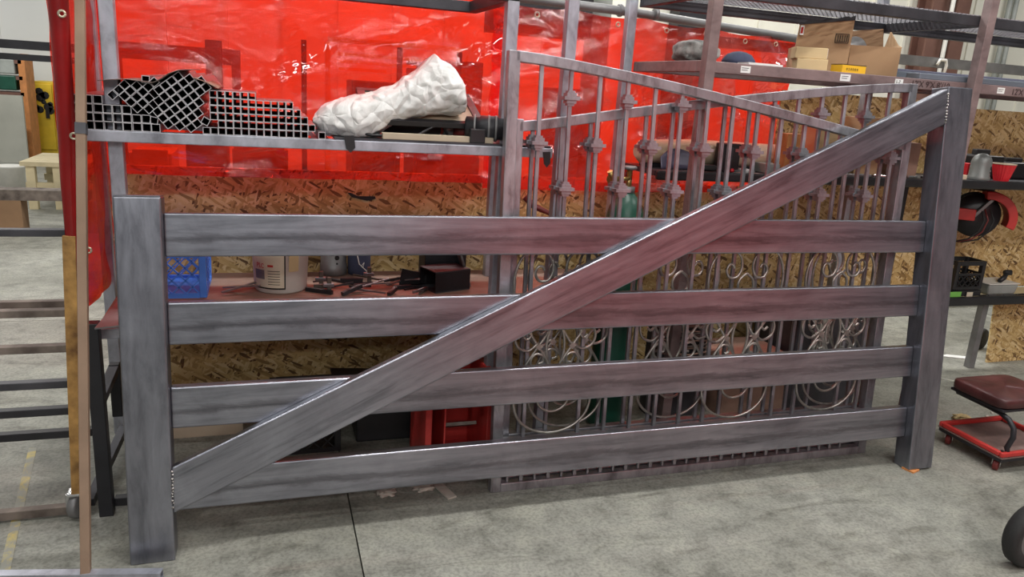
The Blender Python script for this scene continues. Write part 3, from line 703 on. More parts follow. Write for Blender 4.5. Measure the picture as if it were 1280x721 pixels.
# gas cylinder
GCx, GCy = 1.735, 3.42
gc = thing('gas_cylinder', (GCx, GCy, 0), 'dark green gas cylinder with brass valve standing behind the scroll gates', 'gas cylinder')
MB().lathe([(.085, 0), (.098, .012), (.1, .03), (.1, 1.10), (.097, 1.14), (.085, 1.19), (.062, 1.235), (.038, 1.26), (.034, 1.265)], (GCx, GCy, 0), 36).build('bottle', 'green_paint', gc)
MB().lathe([(.036, 0), (.036, .03), (.03, .032)], (GCx, GCy, 1.265), 20).build('neck_ring', 'gray_metal', gc)
vv = MB().lathe([(.016, 0), (.016, .03), (.011, .034), (.011, .07), (.014, .072), (.014, .085)], (GCx, GCy, 1.295), 14).build('valve_body', 'brass', gc)
MB().tube([(GCx, GCy, 1.335), (GCx-.05, GCy-.02, 1.335)], .011, 10).build('outlet', 'brass', vv)
MB().lathe([(.030, 0), (.036, .004), (.036, .014), (.03, .018)], (GCx, GCy, 1.38), 16).build('hand_wheel', 'gray_metal', vv)
MB().lathe([(.026, -.012), (.032, 0), (.026, .012)], (GCx-.115, GCy-.05, 1.335), 16, (1, .5, .2)).build('gauge', 'brass', gc)
MB().tube([(GCx-.05, GCy-.02, 1.335), (GCx-.115, GCy-.05, 1.335), (GCx-.135, GCy-.055, 1.375)], .014, 10).build('regulator', 'brass', gc)
def cyl_patch(a0, a1, z0, z1, r, mat, name):
    MB().grid(lambda u, v: Vector((GCx+r*math.cos(a0+(a1-a0)*u), GCy+r*math.sin(a0+(a1-a0)*u), z0+(z1-z0)*v)), 10, 1).build(name, mat, gc)
cyl_patch(-2.15, -1.35, 1.06, 1.12, .1012, 'white_paper', 'label'); cyl_patch(-1.62, -1.38, 1.055, 1.125, .1024, 'yellow_box', 'hazard_label')
for k in range(4): cyl_patch(-2.08, -1.70, 1.07+.011*k, 1.074+.011*k, .1022, 'ink', 'print_line')
# red handled bar leaning by the scroll gate
o = MB().tube([aty(656, 246, 3.5), aty(668, 258, 3.48), aty(690, 268, 3.46), aty(700, 300, 3.45)], [.017, .016, .012, .011], 10).build('pry_bar', 'red_dark'); tag(o, 'dark red tool handle sticking up behind the scroll gate', 'handle')
# wire bundle and cartons low behind the gates
rs = random.Random(5)
for k in range(22):
    z = .22+.014*k; x0_ = 2.0+rs.uniform(-.03, .03)
    o = MB().tube([(x0_, 3.4+rs.uniform(-.02, .03), z), (x0_+.17, 3.39+rs.uniform(-.02, .02), z+rs.uniform(-.008, .008)), (x0_+.35+rs.uniform(-.05, .05), 3.4, z+rs.uniform(-.02, .02))], .0045, 6).build('brown_rod', 'rusty_gray' if k % 3 else 'ply_red')
    tag(o, 'thin rusty rod in the bundle stacked low behind the scroll gates', 'rod', 'bundle of thin rods')
t = thing('rod_rest', (2.17, 3.46, 0), 'low dark steel stand that carries the bundle of rods', 'stand')
MB().box((2.02, 3.42, 0), (2.32, 3.56, .21)).build('stand_body', 'dark_steel', t, .004); MB().box((2.02, 3.425, .21), (2.32, 3.56, .53)).build('back_plate', 'black_steel', t)
o = MB().box((2.42, 3.35, 0), (2.85, 3.7, .36)).build('wooden_box', 'ply_red', bevel=.004); tag(o, 'reddish wooden box on the floor low behind the scroll gates', 'box')
o = MB().box((2.9, 3.4, 0), (3.4, 3.8, .62)).build('machine_cabinet', 'dark_steel', bevel=.01); tag(o, 'dark steel cabinet low behind the scroll gates next to the wooden box', 'cabinet')
o = MB().box((3.02, 3.36, .3), (3.09, 3.395, .72)).build('gray_strip', 'gray_sheet'); tag(o, 'pale grey upright strip in front of the dark steel cabinet', 'strip')

# ================================================================ RACK B + shelves to the right
rb = thing('shelf_rack', (2.6, 3.4, 0), 'tall brown primed shelf rack with mesh decks carrying the cardboard boxes', 'rack')
YB = 3.05
upright(rb, 1.195, YB, 2.7, 'rack_steel', 0, 'upright', .048)
upright(rb, 1.868, YB, 2.7, 'rack_primer', 0, 'upright', .05)
upright(rb, 3.43, YB, 2.7, 'rack_primer', 0, 'upright', .05)
upright(rb, 1.868-.05, 3.78, 2.7, 'rack_steel'); upright(rb, 3.43, 3.78, 2.7, 'rack_steel'); upright(rb, 6.3, YB, 2.7, 'rack_primer'); upright(rb, 6.3, 3.78, 2.7, 'rack_primer')
def beam(x0, x1, y, z0, z1, mat='rack_primer', name='shelf_beam'): return MB().box((x0, y, z0), (x1, y+.04, z1)).build(name, mat, rb, .003)
ZB0, ZB1 = 1.862, 1.912
bmB = beam(1.875, 6.35, YB+.052, ZB0, ZB1); beam(1.875, 6.35, 3.74, ZB0, ZB1)
for x in (1.875, 3.44, 6.3): MB().box((x, YB+.092, ZB0), (x+.04, 3.74, ZB1)).build('side_beam', 'rack_primer', rb, .003)
beam(1.875, 6.35, YB+.052, 2.185, 2.235, 'dark_steel'); beam(1.875, 6.35, 3.74, 2.185, 2.235, 'dark_steel')
for x in (1.875, 3.44, 6.3): MB().box((x, YB+.092, 2.185), (x+.04, 3.74, 2.235)).build('side_beam', 'dark_steel', rb, .003)
def mesh_deck(z, x0, x1, y0, y1, px, py, mat):
    m = MB(); nx = int((x1-x0)/px); ny = int((y1-y0)/py)
    for j in range(ny):
        for s in (0, 1):
            V = []; 
            for i in range(nx*2+1):
                x = x0+i*px/2; y = y0+j*py + (py/2 if (i+s) % 2 else 0) + (py/2 if s else 0)*0
                V += [(x, y, z), (x, y+.004, z), (x, y+.004, z+.004), (x, y, z+.004)]
            n = nx*2
            m.add(V, [(4*i+a, 4*i+(a+1) % 4, 4*i+4+(a+1) % 4, 4*i+4+a) for i in range(n) for a in range(4)])
    o = m.build('mesh_deck', mat, rb); o['kind'] = 'stuff'; return o
mesh_deck(2.236, 1.9, 6.3, YB+.06, 3.78, .06, .032, 'tube_steel'); mesh_deck(1.905, 1.9, 6.3, YB+.095, 3.74, .05, .025, 'dark_steel')
# stickers and handwriting on the shelf beam
def sticker(px, w_, h_, s, z=None):
    p = aty(px, 100, YB+.052); zc = (ZB0+ZB1)/2
    st_ = MB().box((p.x-w_/2, YB+.0505, zc-h_/2), (p.x+w_/2, YB+.0518, zc+h_/2)).build('sticker', 'white_paper', bmB)
    if s: text(s, (p.x-w_*.42, YB+.0498, zc-h_*.22), h_*.75, 'ink', bmB, FRONT)
    return p
sticker(930, .052, .03, ''); sticker(1056, .06, .032, ''); sticker(1124, .05, .03, '1-7'); sticker(1254, .05, .03, '')
for k in range(2):
    for px in (930, 1056, 1254):
        p = aty(px, 100, YB+.05); MB().box((p.x-.02, YB+.0498, 1.892-.009*k), (p.x+.018-.006*k, YB+.0504, 1.8945-.009*k)).build('print_line', 'ink', bmB)
p = aty(1139, 104, YB+.05); text("12'X 9'X 8'/10", (p.x, YB+.0505, 1.872), .043, 'marker', bmB, FRONT)
p = aty(1264, 118, YB+.05); text("12'X", (p.x, YB+.0505, 1.872), .043, 'marker', bmB, FRONT)
# ---- goods on the mesh deck
ZD = 1.912
def cbx(name, p, sx, sy, sz, mat, label, rz=0, cat='box', z=ZD, bev=.003):
    t = thing(name, (p[0], p[1], z), label, cat)
    m = MB(Matrix.Translation((p[0], p[1], z)) @ Matrix.Rotation(rz, 4, 'Z')); m.box((-sx/2, -sy/2, 0), (sx/2, sy/2, sz)).build('carton', mat, t, bev)
    return t
def rotbox(px, Y, wd, dp, h, rz, name, label):
    """open carton whose near left bottom corner is at pixel column px; returns thing and local matrix (x along the face, y inwards)"""
    x = aty(px, 85, Y).x; M = Matrix.Translation((x, Y, ZD)) @ Matrix.Rotation(rz, 4, 'Z'); e = .006
    c = M @ Vector((wd/2, dp/2, 0)); t = thing(name, c, label, 'box')
    MB(M).box((0, 0, 0), (wd, e, h)).build('carton_side', 'cardboard', t); MB(M).box((0, dp-e, 0), (wd, dp, h)).build('carton_side', 'cardboard', t)
    MB(M).box((0, e, 0), (e, dp-e, h)).build('carton_side', 'cardboard', t); MB(M).box((wd-e, e, 0), (wd, dp-e, h)).build('carton_side', 'cardboard', t)
    MB(M).box((e, e, 0), (wd-e, dp-e, e)).build('carton_bottom', 'cardboard_dark', t)
    return t, M
# tall carton with raised front flap
w1 = .265; t, M = rotbox(990, 3.42, w1, .22, .125, -.50, 'open_carton', 'tall brown open carton with a torn black taped flap standing up on the mesh shelf')
fpg = MB(M).prism([(0, 0, .125), (w1, 0, .125), (w1-.002, -.012, .27), (0.004, -.012, .235)], (0, .006, 0)).build('top_flap', 'cardboard', t)
n = 12; V = []
for i in range(n+1): V.append((w1*i/n, -.014, .243+.036*i/n+random.uniform(-.007, .007)))
MB(M).prism([(0, -.014, .228), (w1, -.014, .262)] + V[::-1], (0, .002, 0)).build('torn_tape', 'black_plastic', fpg)
m = MB(M)
for (x0_, x1_, z0_, z1_) in ((.185, .25, .150, .1525), (.185, .25, .1925, .195), (.185, .1875, .15, .195), (.2475, .25, .15, .195), (.196, .199, .157, .188), (.207, .210, .157, .188), (.218, .221, .157, .188), (.229, .232, .157, .188), (.239, .242, .157, .188), (.193, .243, .157, .159)):
    m.box((x0_, -.0125, z0_), (x1_, -.008, z1_))
m.build('printed_mark', 'ink', fpg)
MB(M).box((.010, -.0128, .180), (.028, -.008, .225)).build('shipping_label', 'white_paper', fpg); MB(M).box((.013, -.0132, .187), (.024, -.008, .218)).build('label_print', 'red_ink', fpg)
m = MB(M)
for k in (0, 1):
    x = .014+.014*k; m.box((x, -.0008, .088), (x+.004, .0, .115)); m.box((x-.004, -.0008, .104), (x+.008, .0, .109))
m.box((.008, -.0008, .078), (.036, 0, .082)); m.build('arrow_mark', 'ink', t)
# wider carton with folded back flap
w2 = .25; t2, M2 = rotbox(1059, 3.34, w2, .26, .150, -.42, 'open_carton', 'wide open carton with its rear flap bent up and a disc poking out')
MB(M2).prism([(0, .26, .15), (w2, .26, .15), (w2-.005, .30, .265), (.0, .30, .235)], (0, .006, 0)).build('top_flap', 'cardboard_dark', t2)
MB(M2).prism([(w2, .0, .15), (w2, .26, .15), (w2+.03, .29, .25), (w2+.02, .12, .17)], (.006, 0, 0)).build('side_flap', 'cardboard', t2)
o = MB(M2).lathe([(.002, -.003), (.062, -.003), (.062, .003), (.002, .003)], (.055, .10, .142), 28, (.2, -1, .3)).build('grinding_disc', 'gray_metal'); tag(o, 'grey grinding disc standing inside the wide open carton', 'disc')
# two small cartons and the yellow box
p = aty(1017, 80, 3.18); 
t = cbx('small_carton', (p.x, 3.21), .145, .10, .052, 'cardboard_pale', 'lower small pale carton in front of the tall carton', -.42)
t = cbx('small_carton', (p.x-.005, 3.22), .150, .10, .052, 'cardboard_pale', 'upper small pale carton with a white label on its end', -.42, z=ZD+.0525)
MB(Matrix.Translation((p.x-.005, 3.22, ZD+.0525)) @ Matrix.Rotation(-.42, 4, 'Z')).box((.0752, -.045, .004), (.0765, .045, .05)).build('end_label', 'white_paper', t)
p = aty(1062, 85, 3.14)
t = cbx('yellow_parts_box', (p.x+.01, 3.16), .15, .075, .036, 'yellow_box', 'flat yellow printed parts box lying at the front of the mesh shelf', .06, bev=.001)
MB(Matrix.Translation((p.x+.01, 3.16, ZD)) @ Matrix.Rotation(.06, 4, 'Z')).box((-.0755, -.038, .036), (.0755, .038, .039)).build('lid', 'black_plastic', t)
text('0 2 0 0 0 0', (p.x-.037, 3.1185, ZD+.011), .017, 'ink', t, Matrix.Rotation(.06, 3, 'Z') @ FRONT)
# bag and cap at the left of the deck
def lump(name, cx, cy, sx, sy, sz, mat, label, cat, z=ZD, nsc=9, amp=.2, flat=True):
    def fn(u, v):
        a = u*2*math.pi; b_ = (v-.5)*math.pi; d = Vector((math.cos(b_)*math.cos(a), math.cos(b_)*math.sin(a), math.sin(b_)))
        k = 1+amp*noise.fractal(d*2+Vector((cx*nsc, cy, 0)), 1, 2, 4); s_ = lambda q: math.copysign(abs(q)**.7, q)
        return Vector((cx+s_(d.x)*sx/2*k, cy+s_(d.y)*sy/2*k, max(z, z+sz/2+s_(d.z)*sz/2*k)))
    return tag(MB().grid(fn, 36, 18).build(name, mat), label, cat)
p = aty(876, 64, 3.35); lump('fabric_bag', p.x+.01, 3.42, .20, .2, .105, 'camo', 'bundled grey patterned cloth bag on the end of the mesh shelf', 'bag')
p = aty(928, 72, 3.35)
t = thing('cap', (p.x, 3.38, ZD), 'dark navy cap lying on the mesh shelf beside the cloth bag', 'cap')
MB().lathe([(.085, 0), (.08, .025), (.06, .05), (.03, .062), (.005, .066)], (p.x, 3.38, ZD+.006), 24).build('crown', 'navy', t)
MB().lathe([(.02, 0), (.115, 0), (.115, .004), (.02, .006)], (p.x+.01, 3.35, ZD+.001), 24).build('brim', 'navy', t)
o = MB(Matrix.Translation((aty(950, 80, 3.2).x, 3.2, ZD))).box((-.09, -.04, 0), (.10, .05, .012)).build('paper_sheaf', 'white_paper'); tag(o, 'white papers lying on the mesh shelf next to the tall carton', 'paper')
# bundles of long steel on the deck to the right
for (y, z0_, h, mat, lb) in ((3.62, ZD, .075, 'purple_steel', 'long lilac grey steel tube lying on the mesh shelf behind the writing'), (3.36, ZD, .045, 'blue_gray', 'long blue grey steel tube lying in front of the lilac tube'), (3.12, ZD, .03, 'blue_gray', 'thin blue grey flat bar at the front of the mesh shelf')):
    o = MB().box((3.14, y, z0_), (5.8, y+.09, z0_+h)).build('long_tube', mat, bevel=.004); tag(o, lb, 'tube')

# ---------------------------------------------------------------- workbench behind
wb = thing('work_bench', (3.5, 3.6, 0), 'long two tier workbench with a black padded edge beneath the shelf rack', 'workbench')
MB().box((1.92, 3.50, 1.345), (6.0, 3.86, 1.372)).build('upper_board', 'dark_steel', wb)
MB().box((1.92, 3.47, 1.325), (6.0, 3.50, 1.376)).build('black_edge', 'black_plastic', wb, .012, 3)
MB().box((4.05, 3.78, .535), (6.0, 3.98, .548)).build('lower_board', 'wood_pale', wb); 
lb_ = MB().box((4.05, 3.74, .49), (6.0, 3.78, .552)).build('lower_edge', 'black_plastic', wb, .012, 3)
p = atz(1211, 459, 0); MB().box((p.x-.02, p.y-.02, 0), (p.x+.03, p.y+.03, .535)).build('leg', 'gray_metal', wb, .003)
MB().box((5.6, 3.81, 0), (5.65, 3.86, .535)).build('leg', 'gray_metal', wb, .003)
MB().box((1.95, 3.9, 0), (2.0, 3.95, 1.345)).build('leg', 'dark_steel', wb, .003); MB().box((4.0, 3.92, 0), (4.04, 3.96, 1.345)).build('leg', 'dark_steel', wb, .003)
ZW = 1.373
def on(px, Y, z=ZW): p = aty(px, 220, Y); return p.x
# foam roll
xa_, xb_ = on(800, 3.62), on(1000, 3.62)
o = MB().tube([(xa_, 3.70, ZW+.075), (xa_+.03, 3.70, ZW+.078), (xa_+.35, 3.70, ZW+.085), (xb_-.03, 3.70, ZW+.08), (xb_, 3.70, ZW+.075)], [.03, .062, .070, .066, .04], 18).build('foam_roll', 'foam'); tag(o, 'long cream foam roll lying on the workbench against the red curtain', 'foam')
o = MB().box((xa_+.05, 3.66, ZW), (xb_-.02, 3.74, ZW+.02)).build('roll_support', 'black_plastic'); tag(o, 'flat black strip under the cream foam roll', 'strip')
# safety glasses / visor
x = on(846, 3.55)
t = thing('face_visor', (x, 3.56, ZW), 'smoky grey face visor leaning on the foam roll', 'visor')
MB().grid(lambda u, v: Vector((x-.10+.22*u, 3.55+.05*math.sin(u*math.pi)+.02*v, ZW+.002+(.03+.075*math.sin(.4+u*2.2))*v)), 12, 4).build('shield', 'purple_gray', t, solid=.003)
x = on(908, 3.56); t = thing('black_charger', (x, 3.57, ZW), 'black square charger box on the workbench by the visor', 'charger')
MB().box((x-.06, 3.53, ZW), (x+.05, 3.61, ZW+.15)).build('casing', 'black_plastic', t, .006); MB().box((x-.045, 3.526, ZW+.02), (x+.0, 3.531, ZW+.13)).build('face_plate', 'dark_steel', t, .002)
x = on(878, 3.53); o = lump('glove', x+.03, 3.545, .12, .05, .035, 'rubber', 'dark work glove lying at the black edge of the bench', 'glove', ZW)
x = on(925, 3.535); o = MB().lathe([(.07, 0), (.066, .01), (.02, .022), (.005, .022)], (x+.02, 3.55, ZW), 22).build('metal_disc', 'gray_metal'); tag(o, 'grey domed metal disc on the bench by the charger', 'disc')
o = MB().lathe([(.01, 0), (.012, .01), (.006, .02)], (x-.06, 3.53, ZW), 12).build('bottle_cap', 'red_plastic'); tag(o, 'tiny red cap on the bench beside the metal disc', 'cap')
for (px, Y, sx, sy, sz, mat, lb) in ((985, 3.53, .11, .08, .22, 'orange_wood', 'tall orange brown wooden block on the workbench'), (1032, 3.72, .20, .16, .27, 'cardboard_pale', 'tan carton on the workbench behind the pickets'), (1080, 3.66, .20, .16, .33, 'cardboard', 'tall brown carton on the workbench near the tall gate post'), (1128, 3.62, .16, .14, .20, 'ply_red', 'reddish carton on the workbench near the tall gate post'), (962, 3.56, .11, .08, .05, 'bin_gray', 'pale grey parts tray at the front of the workbench')):
    x = on(px, Y); o = MB().box((x-sx/2, Y-.02, ZW), (x+sx/2, Y+sy, ZW+sz)).build('carton' if 'carton' in lb else ('wooden_block' if 'block' in lb else 'parts_tray'), mat, bevel=.003); tag(o, lb, 'tray' if 'tray' in lb else 'box')
# small tools strewn along the bench edge
rs = random.Random(8)
for k in range(9):
    x = on(1000+k*20, 3.53); a = rs.uniform(-.5, .5)
    o = MB(Matrix.Translation((x, 3.53, ZW)) @ Matrix.Rotation(a, 4, 'Z')).box((-.04, -.008, 0), (.04, .008, .014)).build('hand_tool', rs.choice(('black_plastic', 'chrome', 'gray_metal')), bevel=.003); tag(o, 'small hand tool lying along the edge of the upper bench', 'tool', 'small tools on the bench edge')
# cylinder cap (grey bell)
x = on(1227, 3.54)
t = thing('cylinder_cap', (x, 3.56, ZW), 'grey steel gas cylinder cap standing beside the red cup', 'cylinder cap')
MB().lathe([(.062, 0), (.064, .004), (.064, .02), (.058, .028), (.058, .105), (.054, .125), (.043, .145), (.026, .157), (.008, .162), (.001, .162)], (x, 3.56, ZW), 32).build('bell', 'gray_cap', t)
for (dx, dz, r_) in ((.022, .078, .011), (.020, .050, .004)):
    MB().lathe([(r_, -.002), (r_, .003)], (x+dx, 3.56-math.sqrt(.058**2-dx**2)+.001, ZW+dz), 16, (dx/.058, -.95, 0)).build('vent_hole', 'ink', t)
# red ribbed cup
x = on(1254, 3.54)
V = []; n = 48
def cupr(z, k): return (.040+.026*z/.105)*(1+(.035 if k % 2 else 0))
for z in (0, .1): V += [(x+cupr(z, k)*math.cos(2*math.pi*k/n), 3.55+cupr(z, k)*math.sin(2*math.pi*k/n), ZW+z) for k in range(n)]
t = thing('red_cup', (x, 3.55, ZW), 'bright red ribbed plastic cup on the upper bench', 'cup')
MB().add(V, [(k, (k+1) % n, n+(k+1) % n, n+k) for k in range(n)] + [tuple(range(n))[::-1]]).build('cup_body', 'red_plastic', t)
MB().lathe([(.066, 0), (.069, .002), (.069, .007), (.063, .007), (.060, -.02)], (x, 3.55, ZW+.1), 36).build('rim', 'drywall_dirty', t)
o = MB().box((on(1201, 3.56)-.05, 3.54, ZW), (on(1201, 3.56)+.03, 3.58, ZW+.028)).build('wood_scrap', 'foam', bevel=.003); tag(o, 'small pale wood scrap at the foot of the grey cylinder cap', 'scrap')
o = MB().box((on(1212, 3.68)-.05, 3.66, ZW), (on(1212, 3.68)-.0, 3.72, ZW+.09)).build('red_tin', 'red_plastic', bevel=.004); tag(o, 'small red tin half hidden behind the tall gate post', 'tin')
for (px, sx, sz, lb) in ((1225, .20, .175, 'black tool case with a raised handle behind the grey cylinder cap'), (1266, .24, .13, 'low black power tool case behind the red cup'), (1302, .3, .12, 'black tool bag at the far end of the upper bench')):
    x = on(px, 3.75); t = thing('tool_case', (x, 3.8, ZW), lb, 'tool case')
    MB().box((x-sx/2, 3.68, ZW), (x+sx/2, 3.855, ZW+sz*.8)).build('case_body', 'black_plastic', t, .012); MB().box((x-sx*.3, 3.76, ZW+sz*.8), (x+sx*.3, 3.80, ZW+sz)).build('handle', 'rubber', t, .006)
# ---- hose reel hung below the upper board
hx = aty(1222, 268, 3.8).x; hz = aty(1222, 268, 3.8).z
t = thing('cable_reel', (hx, 3.8, hz), 'red and black cable reel hanging under the upper bench', 'cable reel')
RM = Matrix.Translation((hx, 3.8, hz)) @ Matrix.Rotation(-.62, 4, 'Z')
MB(RM).lathe([(.03, -.05), (.145, -.05), (.145, -.042), (.07, -.038), (.07, .038), (.145, .042), (.145, .05), (.03, .05)], (-.02, 0, 0), 36, (0, 1, 0)).build('drum', 'black_plastic', t)
m = MB(RM); V = []; n = 16
for i in range(n+1):
    a = 1.75-2.1*i/n
    for (r_, y) in ((.125, -.11), (.125, .02), (.178, .02), (.178, -.11)): V.append((.03+r_*math.cos(a), y, -.01+r_*math.sin(a)))
m.add(V, [(4*i+a, 4*i+(a+1) % 4, 4*i+4+(a+1) % 4, 4*i+4+a) for i in range(n) for a in range(4)] + [(0, 1, 2, 3), (4*n+3, 4*n+2, 4*n+1, 4*n)])
m.build('guard', 'red_paint', t, .006)
MB(RM).box((-.16, -.10, -.035), (-.035, -.055, .04)).build('spring_housing', 'red_paint', t, .006)
MB(RM).bar((-.06, -.08, -.03), (.05, -.075, .12), .03, .02).build('arm', 'gray_metal', t, .003)
MB().box((hx-.03, 3.74, hz+.16), (hx+.03, 3.86, 1.345)).build('hanger', 'black_steel', t)
for k, dx in enumerate((0, .022, .055)):
    MB(RM).tube([(-.01+dx, -.085, .05), (.02+dx, -.10, -.02), (.0+dx, -.105, -.10), (-.05+dx, -.10, -.155), (-.12+dx*.6, -.09, -.185)], .005, 8).build('cable', 'rubber' if k != 1 else 'red_dark', t)
# ---- things on the low shelf
ZL = .549
p = aty(1225, 360, 3.80)
crate('waffle_crate', p.x-.26, 3.79, ZL+.045, .26, .16, .20, 'black_plastic', 'black waffle sided crate on the lower bench below the cable reel', 4)
o = MB().box((p.x-.26, 3.785, ZL), (p.x+.0, 3.95, ZL+.04)).build('black_slab', 'black_plastic', bevel=.003); tag(o, 'thick black tray under the waffle sided crate', 'tray')
p = aty(1196, 366, 3.775); o = MB().box((p.x-.10, 3.777, ZL), (p.x+.045, 3.781, ZL+.036)).build('green_card', 'green_paper'); tag(o, 'bright green card leaning on the black tray of the lower bench', 'card')
p = aty(1215, 366, 3.775); o = MB().box((p.x-.045, 3.775, ZL), (p.x+.01, 3.7765, ZL+.032)).build('cream_card', 'cream_label'); tag(o, 'small cream card next to the bright green card', 'card')
p = aty(1250, 357, 3.83)
t = thing('plastic_bin', (p.x, 3.86, ZL), 'translucent pale grey flat plastic bin on the lower bench', 'bin')
m = MB(); m.hexa([(p.x-.13, 3.80, ZL), (p.x+.12, 3.80, ZL), (p.x+.12, 3.95, ZL), (p.x-.13, 3.95, ZL), (p.x-.15, 3.79, ZL+.075), (p.x+.13, 3.79, ZL+.075), (p.x+.13, 3.96, ZL+.075), (p.x-.15, 3.96, ZL+.075)]); m.build('tub', 'bin_gray', t, .012)
MB().box((p.x-.155, 3.785, ZL+.075), (p.x+.135, 3.965, ZL+.083)).build('lid', 'white_plastic', t, .003)
t = thing('trigger_gun', (p.x+.03, 3.85, ZL+.083), 'small black trigger gun lying on the plastic bin', 'tool')
MB().tube([(p.x-.03, 3.82, ZL+.095), (p.x+.02, 3.83, ZL+.115), (p.x+.05, 3.84, ZL+.15)], [.016, .018, .013], 10).build('grip', 'black_plastic', t); MB().lathe([(.014, -.03), (.02, -.02), (.02, .02)], (p.x+.06, 3.84, ZL+.15), 12, (1, -.4, .1)).build('nozzle', 'rubber', t)
rs = random.Random(12)
for k in range(7):
    px = 1228+k*9; p = aty(px, 371, 3.79); a = rs.uniform(-.3, .3)
    o = MB(Matrix.Translation((p.x, 3.787, ZL)) @ Matrix.Rotation(a*.3, 4, 'Z')).box((-.045, -.006, 0), (.05, .006, .006)).build('loose_rod', rs.choice(('rusty_gray', 'tube_steel', 'black_steel'))); tag(o, 'thin loose rod on the front of the lower bench', 'rod', 'loose rods on the lower bench')
# OSB leaning sheet under the low bench, black wheel, scraps
p = atz(1233, 453, 0); q = aty(1248, 384, p.y+.02)
o = MB().prism([(p.x, p.y, 0), (p.x+1.0, p.y, 0), (p.x+1.0, p.y+.06, .5), (q.x-.0, p.y+.06, .5)], (0, .012, 0)).build('osb_offcut', 'osb'); tag(o, 'strand board off-cut leaning under the lower bench', 'board')
p = atz(1228, 424, .08)
o = MB().lathe([(.03, -.03), (.075, -.03), (.082, -.015), (.082, .015), (.075, .03), (.03, .03)], (p.x, p.y+.02, .083), 24, (.35, -1, 0)).build('caster_wheel', 'rubber'); tag(o, 'black wheel on the floor under the lower bench behind its leg', 'wheel')
zb = aty(1200, 395, 4.6); o = MB().box((3.4, 5.2, .1), (7.5, 5.26, .16)).build('floor_rail', 'black_steel'); tag(o, 'long black steel rail low on the floor beyond the workbench', 'rail')
for x in (3.6, 7.3): pass
p = atz(1194, 447, 0); o = MB().prism([(p.x-.11, p.y+.04, .001), (p.x+.02, p.y-.03, .001), (p.x+.12, p.y-.05, .001), (p.x+.10, p.y+.0, .001), (p.x-.02, p.y+.06, .001)], (0, 0, .006)).build('white_offcut', 'white_paper'); tag(o, 'white scrap lying on the floor behind the tall gate post', 'scrap')
p = atz(1181, 474, 0); o = MB(Matrix.Translation((p.x, p.y, .001)) @ Matrix.Rotation(-.9, 4, 'Z')).box((-.09, -.008, 0), (.09, .008, .004)).build('pale_strip', 'gray_sheet'); tag(o, 'thin pale strip on the floor near the white scrap', 'scrap')

# ================================================================ CREEPER SEAT
A_, B_ = atz(1185, 557, 0), atz(1240, 590, 0)
CX0 = A_.x+.02; CYf = B_.y+.03; CYb = A_.y+.02
sx = .42; ct = thing('rolling_work_seat', (CX0+sx/2, (CYf+CYb)/2, 0), 'low rolling mechanic seat with dark red cushion and dusty red tray', 'work seat')
zt0 = .085
x0, x1, y0, y1 = CX0-.04, CX0+sx, CYf-.06, CYb+.05
MB().box((x0, y0, zt0), (x1, y1, zt0+.006)).build('tray_floor', 'tray_dust', ct)
for (lo, hi) in (((x0, y0, zt0+.006), (x1, y0+.022, zt0+.034)), ((x0, y1-.022, zt0+.006), (x1, y1, zt0+.034)), ((x0, y0+.022, zt0+.006), (x0+.022, y1-.022, zt0+.034)), ((x1-.022, y0+.022, zt0+.006), (x1, y1-.022, zt0+.034))):
    MB().box(lo, hi).build('tray_rim', 'red_paint', ct, .008, 3)
MB().box((x0+.005, y0+.005, zt0-.02), (x1-.005, y0+.025, zt0)).build('base_frame', 'black_steel', ct); MB().box((x0+.005, y1-.025, zt0-.02), (x1-.005, y1-.005, zt0)).build('base_frame', 'black_steel', ct); MB().box((x0+.005, y0+.025, zt0-.02), (x0+.025, y1-.025, zt0)).build('base_frame', 'black_steel', ct)
for (x, y) in ((x0+.04, y0+.05), (x0+.04, y1-.05), (x1-.04, y0+.05), (x1-.04, y1-.05)):
    k = MB().lathe([(.008, -.012), (.029, -.012), (.031, -.008), (.031, .008), (.029, .012), (.008, .012)], (x, y, .031), 18, (.5, -1, 0)).build('caster', 'red_dark', ct)
    for s in (-1, 1): MB().bar((x+s*.009, y+s*-.016+.0, .028), (x+s*.009, y+s*-.016, .066), .020, .003, (.5, -1, 0)).build('fork', 'chrome', k)
sy0, sy1 = y0+.055, y1+.0
sx0 = x0+.005; 
def seatfn(u, v):
    a = u*2*math.pi; b_ = (v-.5)*math.pi; e = .28; s_ = lambda q: math.copysign(abs(q)**e, q)
    return Vector((sx0+.20+.20*s_(math.cos(b_))*s_(math.cos(a)), (sy0+sy1)/2+(sy1-sy0)/2*s_(math.cos(b_))*s_(math.sin(a)), .352+.030*s_(math.sin(b_))*(1+.1*math.cos(a*2))))
MB().grid(seatfn, 48, 16).build('cushion', 'vinyl', ct)
MB().box((sx0+.01, sy0+.01, .309), (sx0+.39, sy1-.01, .324)).build('seat_pan', 'black_steel', ct, .004)
for xx in (sx0+.045, sx0+.355):
    MB().tube([(xx, sy1-.03, .300), (xx, sy0+.12, .298), (xx, sy0+.05, .294), (xx, sy0-.005, .278), (xx, sy0-.04, .245), (xx, sy0-.048, .20), (xx, sy0-.03, .135), (xx, y0+.012, .10), (xx, y0+.05, .098)], .0135, 12).build('frame_tube', 'black_steel', ct)
